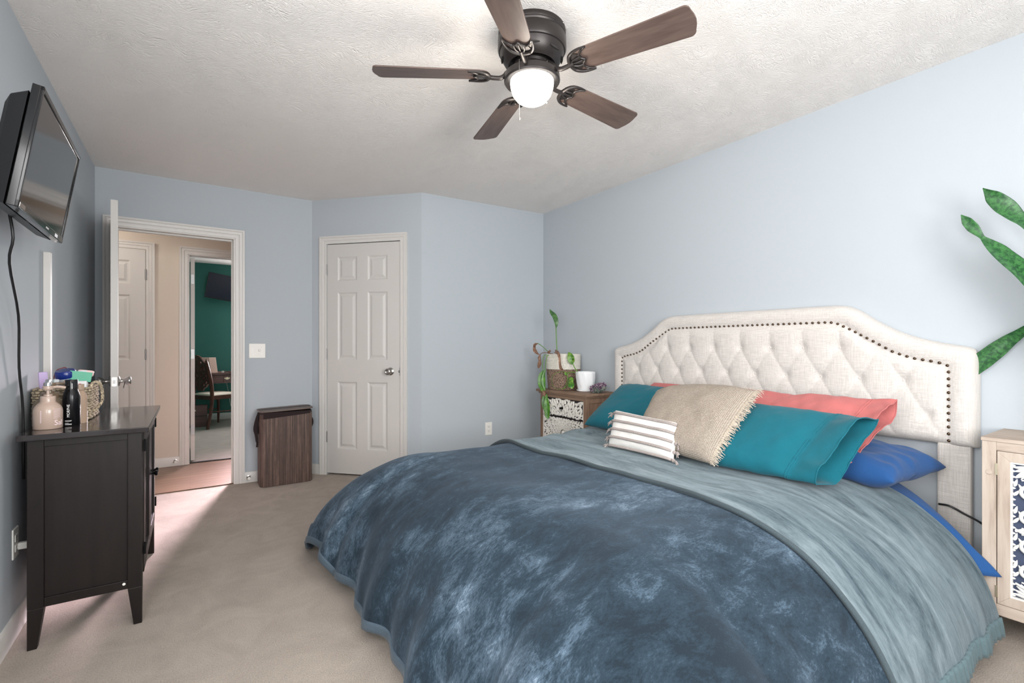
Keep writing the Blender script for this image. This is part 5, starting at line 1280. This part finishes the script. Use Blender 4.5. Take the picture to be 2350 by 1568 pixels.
# carved chair
ch = thing('carved_chair', 'dark wood chair with pierced carved back and cream seat in the far room', 'chair', (.33, 8.05, 0))
co = V(.235, 7.84, 0); cf = V(.85, .53, 0).normalized(); cl_ = V(-cf.y, cf.x, 0)        # seat forward, chair's left
TC = lambda p: co + cf * p[0] + cl_ * p[1] + V(0, 0, p[2])
CW, CD = .46, .42
for y in (0, CW):
    b = MB(); P = bez([TC((-.045, y, 0)), TC((.0, y, .24)), TC((.018, y, .45)), TC((.0, y, .66)), TC((-.055, y, .90)), TC((-.062, y, .925))], 20)
    b.tube(P, [.019 + .006 * math.sin(PI * i / (len(P) - 1)) for i in range(len(P))], 8); b.build('back_leg', M['cherry'], ch, smooth=40)
    b = MB(); b.lathe([(0, 0), (.012, .0), (.016, .012), (.008, .026), (.010, .032), (.003, .046), (0, .048)], tuple(TC((-.062, y, .922))), 12); b.build('finial', M['cherry'], ch, smooth=True)
    b = MB(); b.tube([TC((CD, y, 0)), TC((CD + .005, y, .2)), TC((CD, y, .42))], [.013, .018, .022], 8); b.build('front_leg', M['cherry'], ch, smooth=40)
    b = MB(); b.box((.0, y - .011, .40), (CD, y + .011, .455), TC); b.build('seat_rail', M['cherry'], ch, bevel=.002)
    b = MB(); b.tube([TC((.0, y, .235)), TC((CD, y, .215))], .009, 8); b.build('stretcher', M['cherry'], ch, smooth=True)
for x in (.0, CD): MB().box((x - .011, 0, .40), (x + .011, CW, .455), TC).build('seat_rail', M['cherry'], ch, bevel=.002)
b = MB(); b.grid(lambda u, v: TC((.012 + u * (CD + .0), .0 + v * CW, .452 + .034 * max(0, (1 - abs(2 * u - 1) ** 4) * (1 - abs(2 * v - 1) ** 4)) ** .5)), 16, 16); b.build('seat_cushion', M['cream_cloth'], ch, smooth=True, solid=.004)
def curve2d(outer, holes, ext):
    cu = bpy.data.curves.new('c', 'CURVE'); cu.dimensions = '2D'; cu.fill_mode = 'BOTH'; cu.extrude = ext; cu.bevel_depth = .004; cu.bevel_resolution = 1
    for pl in [outer] + holes:
        sp_ = cu.splines.new('POLY'); sp_.points.add(len(pl) - 1); sp_.use_cyclic_u = True
        for q, (x, y) in zip(sp_.points, pl): q.co = (x, y, 0, 1)
    o = bpy.data.objects.new('c', cu); COL.objects.link(o); bpy.context.view_layer.update()
    me = bpy.data.meshes.new_from_object(o.evaluated_get(bpy.context.evaluated_depsgraph_get())); r = ([v.co.copy() for v in me.vertices], [list(p.vertices) for p in me.polygons])
    bpy.data.objects.remove(o); bpy.data.meshes.remove(me); bpy.data.curves.remove(cu); return r
def blob(cx, cy, rx, ry, a=0, n=16): return [(cx + rx * math.cos(t) * math.cos(a) - ry * math.sin(t) * math.sin(a), cy + rx * math.cos(t) * math.sin(a) + ry * math.sin(t) * math.cos(a)) for t in [2 * PI * i / n for i in range(n)]]
h2 = CW / 2
half = [(0, .52), (.05, .525), (.075, .56), (.12, .575), (.15, .61), (.195, .63), (.205, .70), (.212, .80), (.220, .88), (.19, .91), (.155, .925), (.12, .955), (.07, .995), (0, 1.015)]
outer = [(h2 + x, z) for x, z in bez([V(x, z, 0) for x, z in half], 60) and [(p.x, p.y) for p in bez([V(x, z, 0) for x, z in half], 60)]]
outer = outer + [(2 * h2 - x, z) for x, z in outer[::-1]][1:-1]
holes = []
for sg in (1, -1):
    for cx, cz, rx, ry, a in ((.135, .64, .026, .018, .4), (.165, .735, .020, .014, 1.0), (.085, .61, .016, .026, .5), (.10, .70, .030, .012, .7), (.045, .74, .014, .030, -.3), (.15, .84, .016, .034, .2), (.085, .825, .018, .030, -.5), (.095, .92, .030, .016, -.5), (.035, .90, .012, .034, .2), (.175, .685, .008, .012, 0), (.045, .66, .012, .020, .3)): holes.append(blob(h2 + sg * cx, cz, rx, ry, sg * a))
holes.append(blob(h2, .81, .014, .026)); holes.append(blob(h2, .965, .018, .012))
vs, fs = curve2d(outer, holes, .010)
def backx(z): return .0 - .055 * smooth01((z - .62) / .3) + .010
b = MB(); b.add([TC((backx(p.y) + p.z, p.x, p.y)) for p in vs], fs)
for sg in (1, -1):
    for pts in (((.02, .56), (.06, .62), (.12, .66), (.16, .70), (.13, .76), (.07, .77), (.04, .80)), ((.19, .89), (.14, .88), (.11, .83), (.12, .78), (.17, .77)), ((.02, .98), (.06, .95), (.06, .88), (.03, .86)), ((.03, .58), (.09, .57), (.14, .60), (.18, .64))):
        b.tube(bez([TC((backx(z) - .014, h2 + sg * x, z)) for x, z in pts], 20), .006, 6)
b.build('carved_back', M['cherry'], ch, smooth=40)
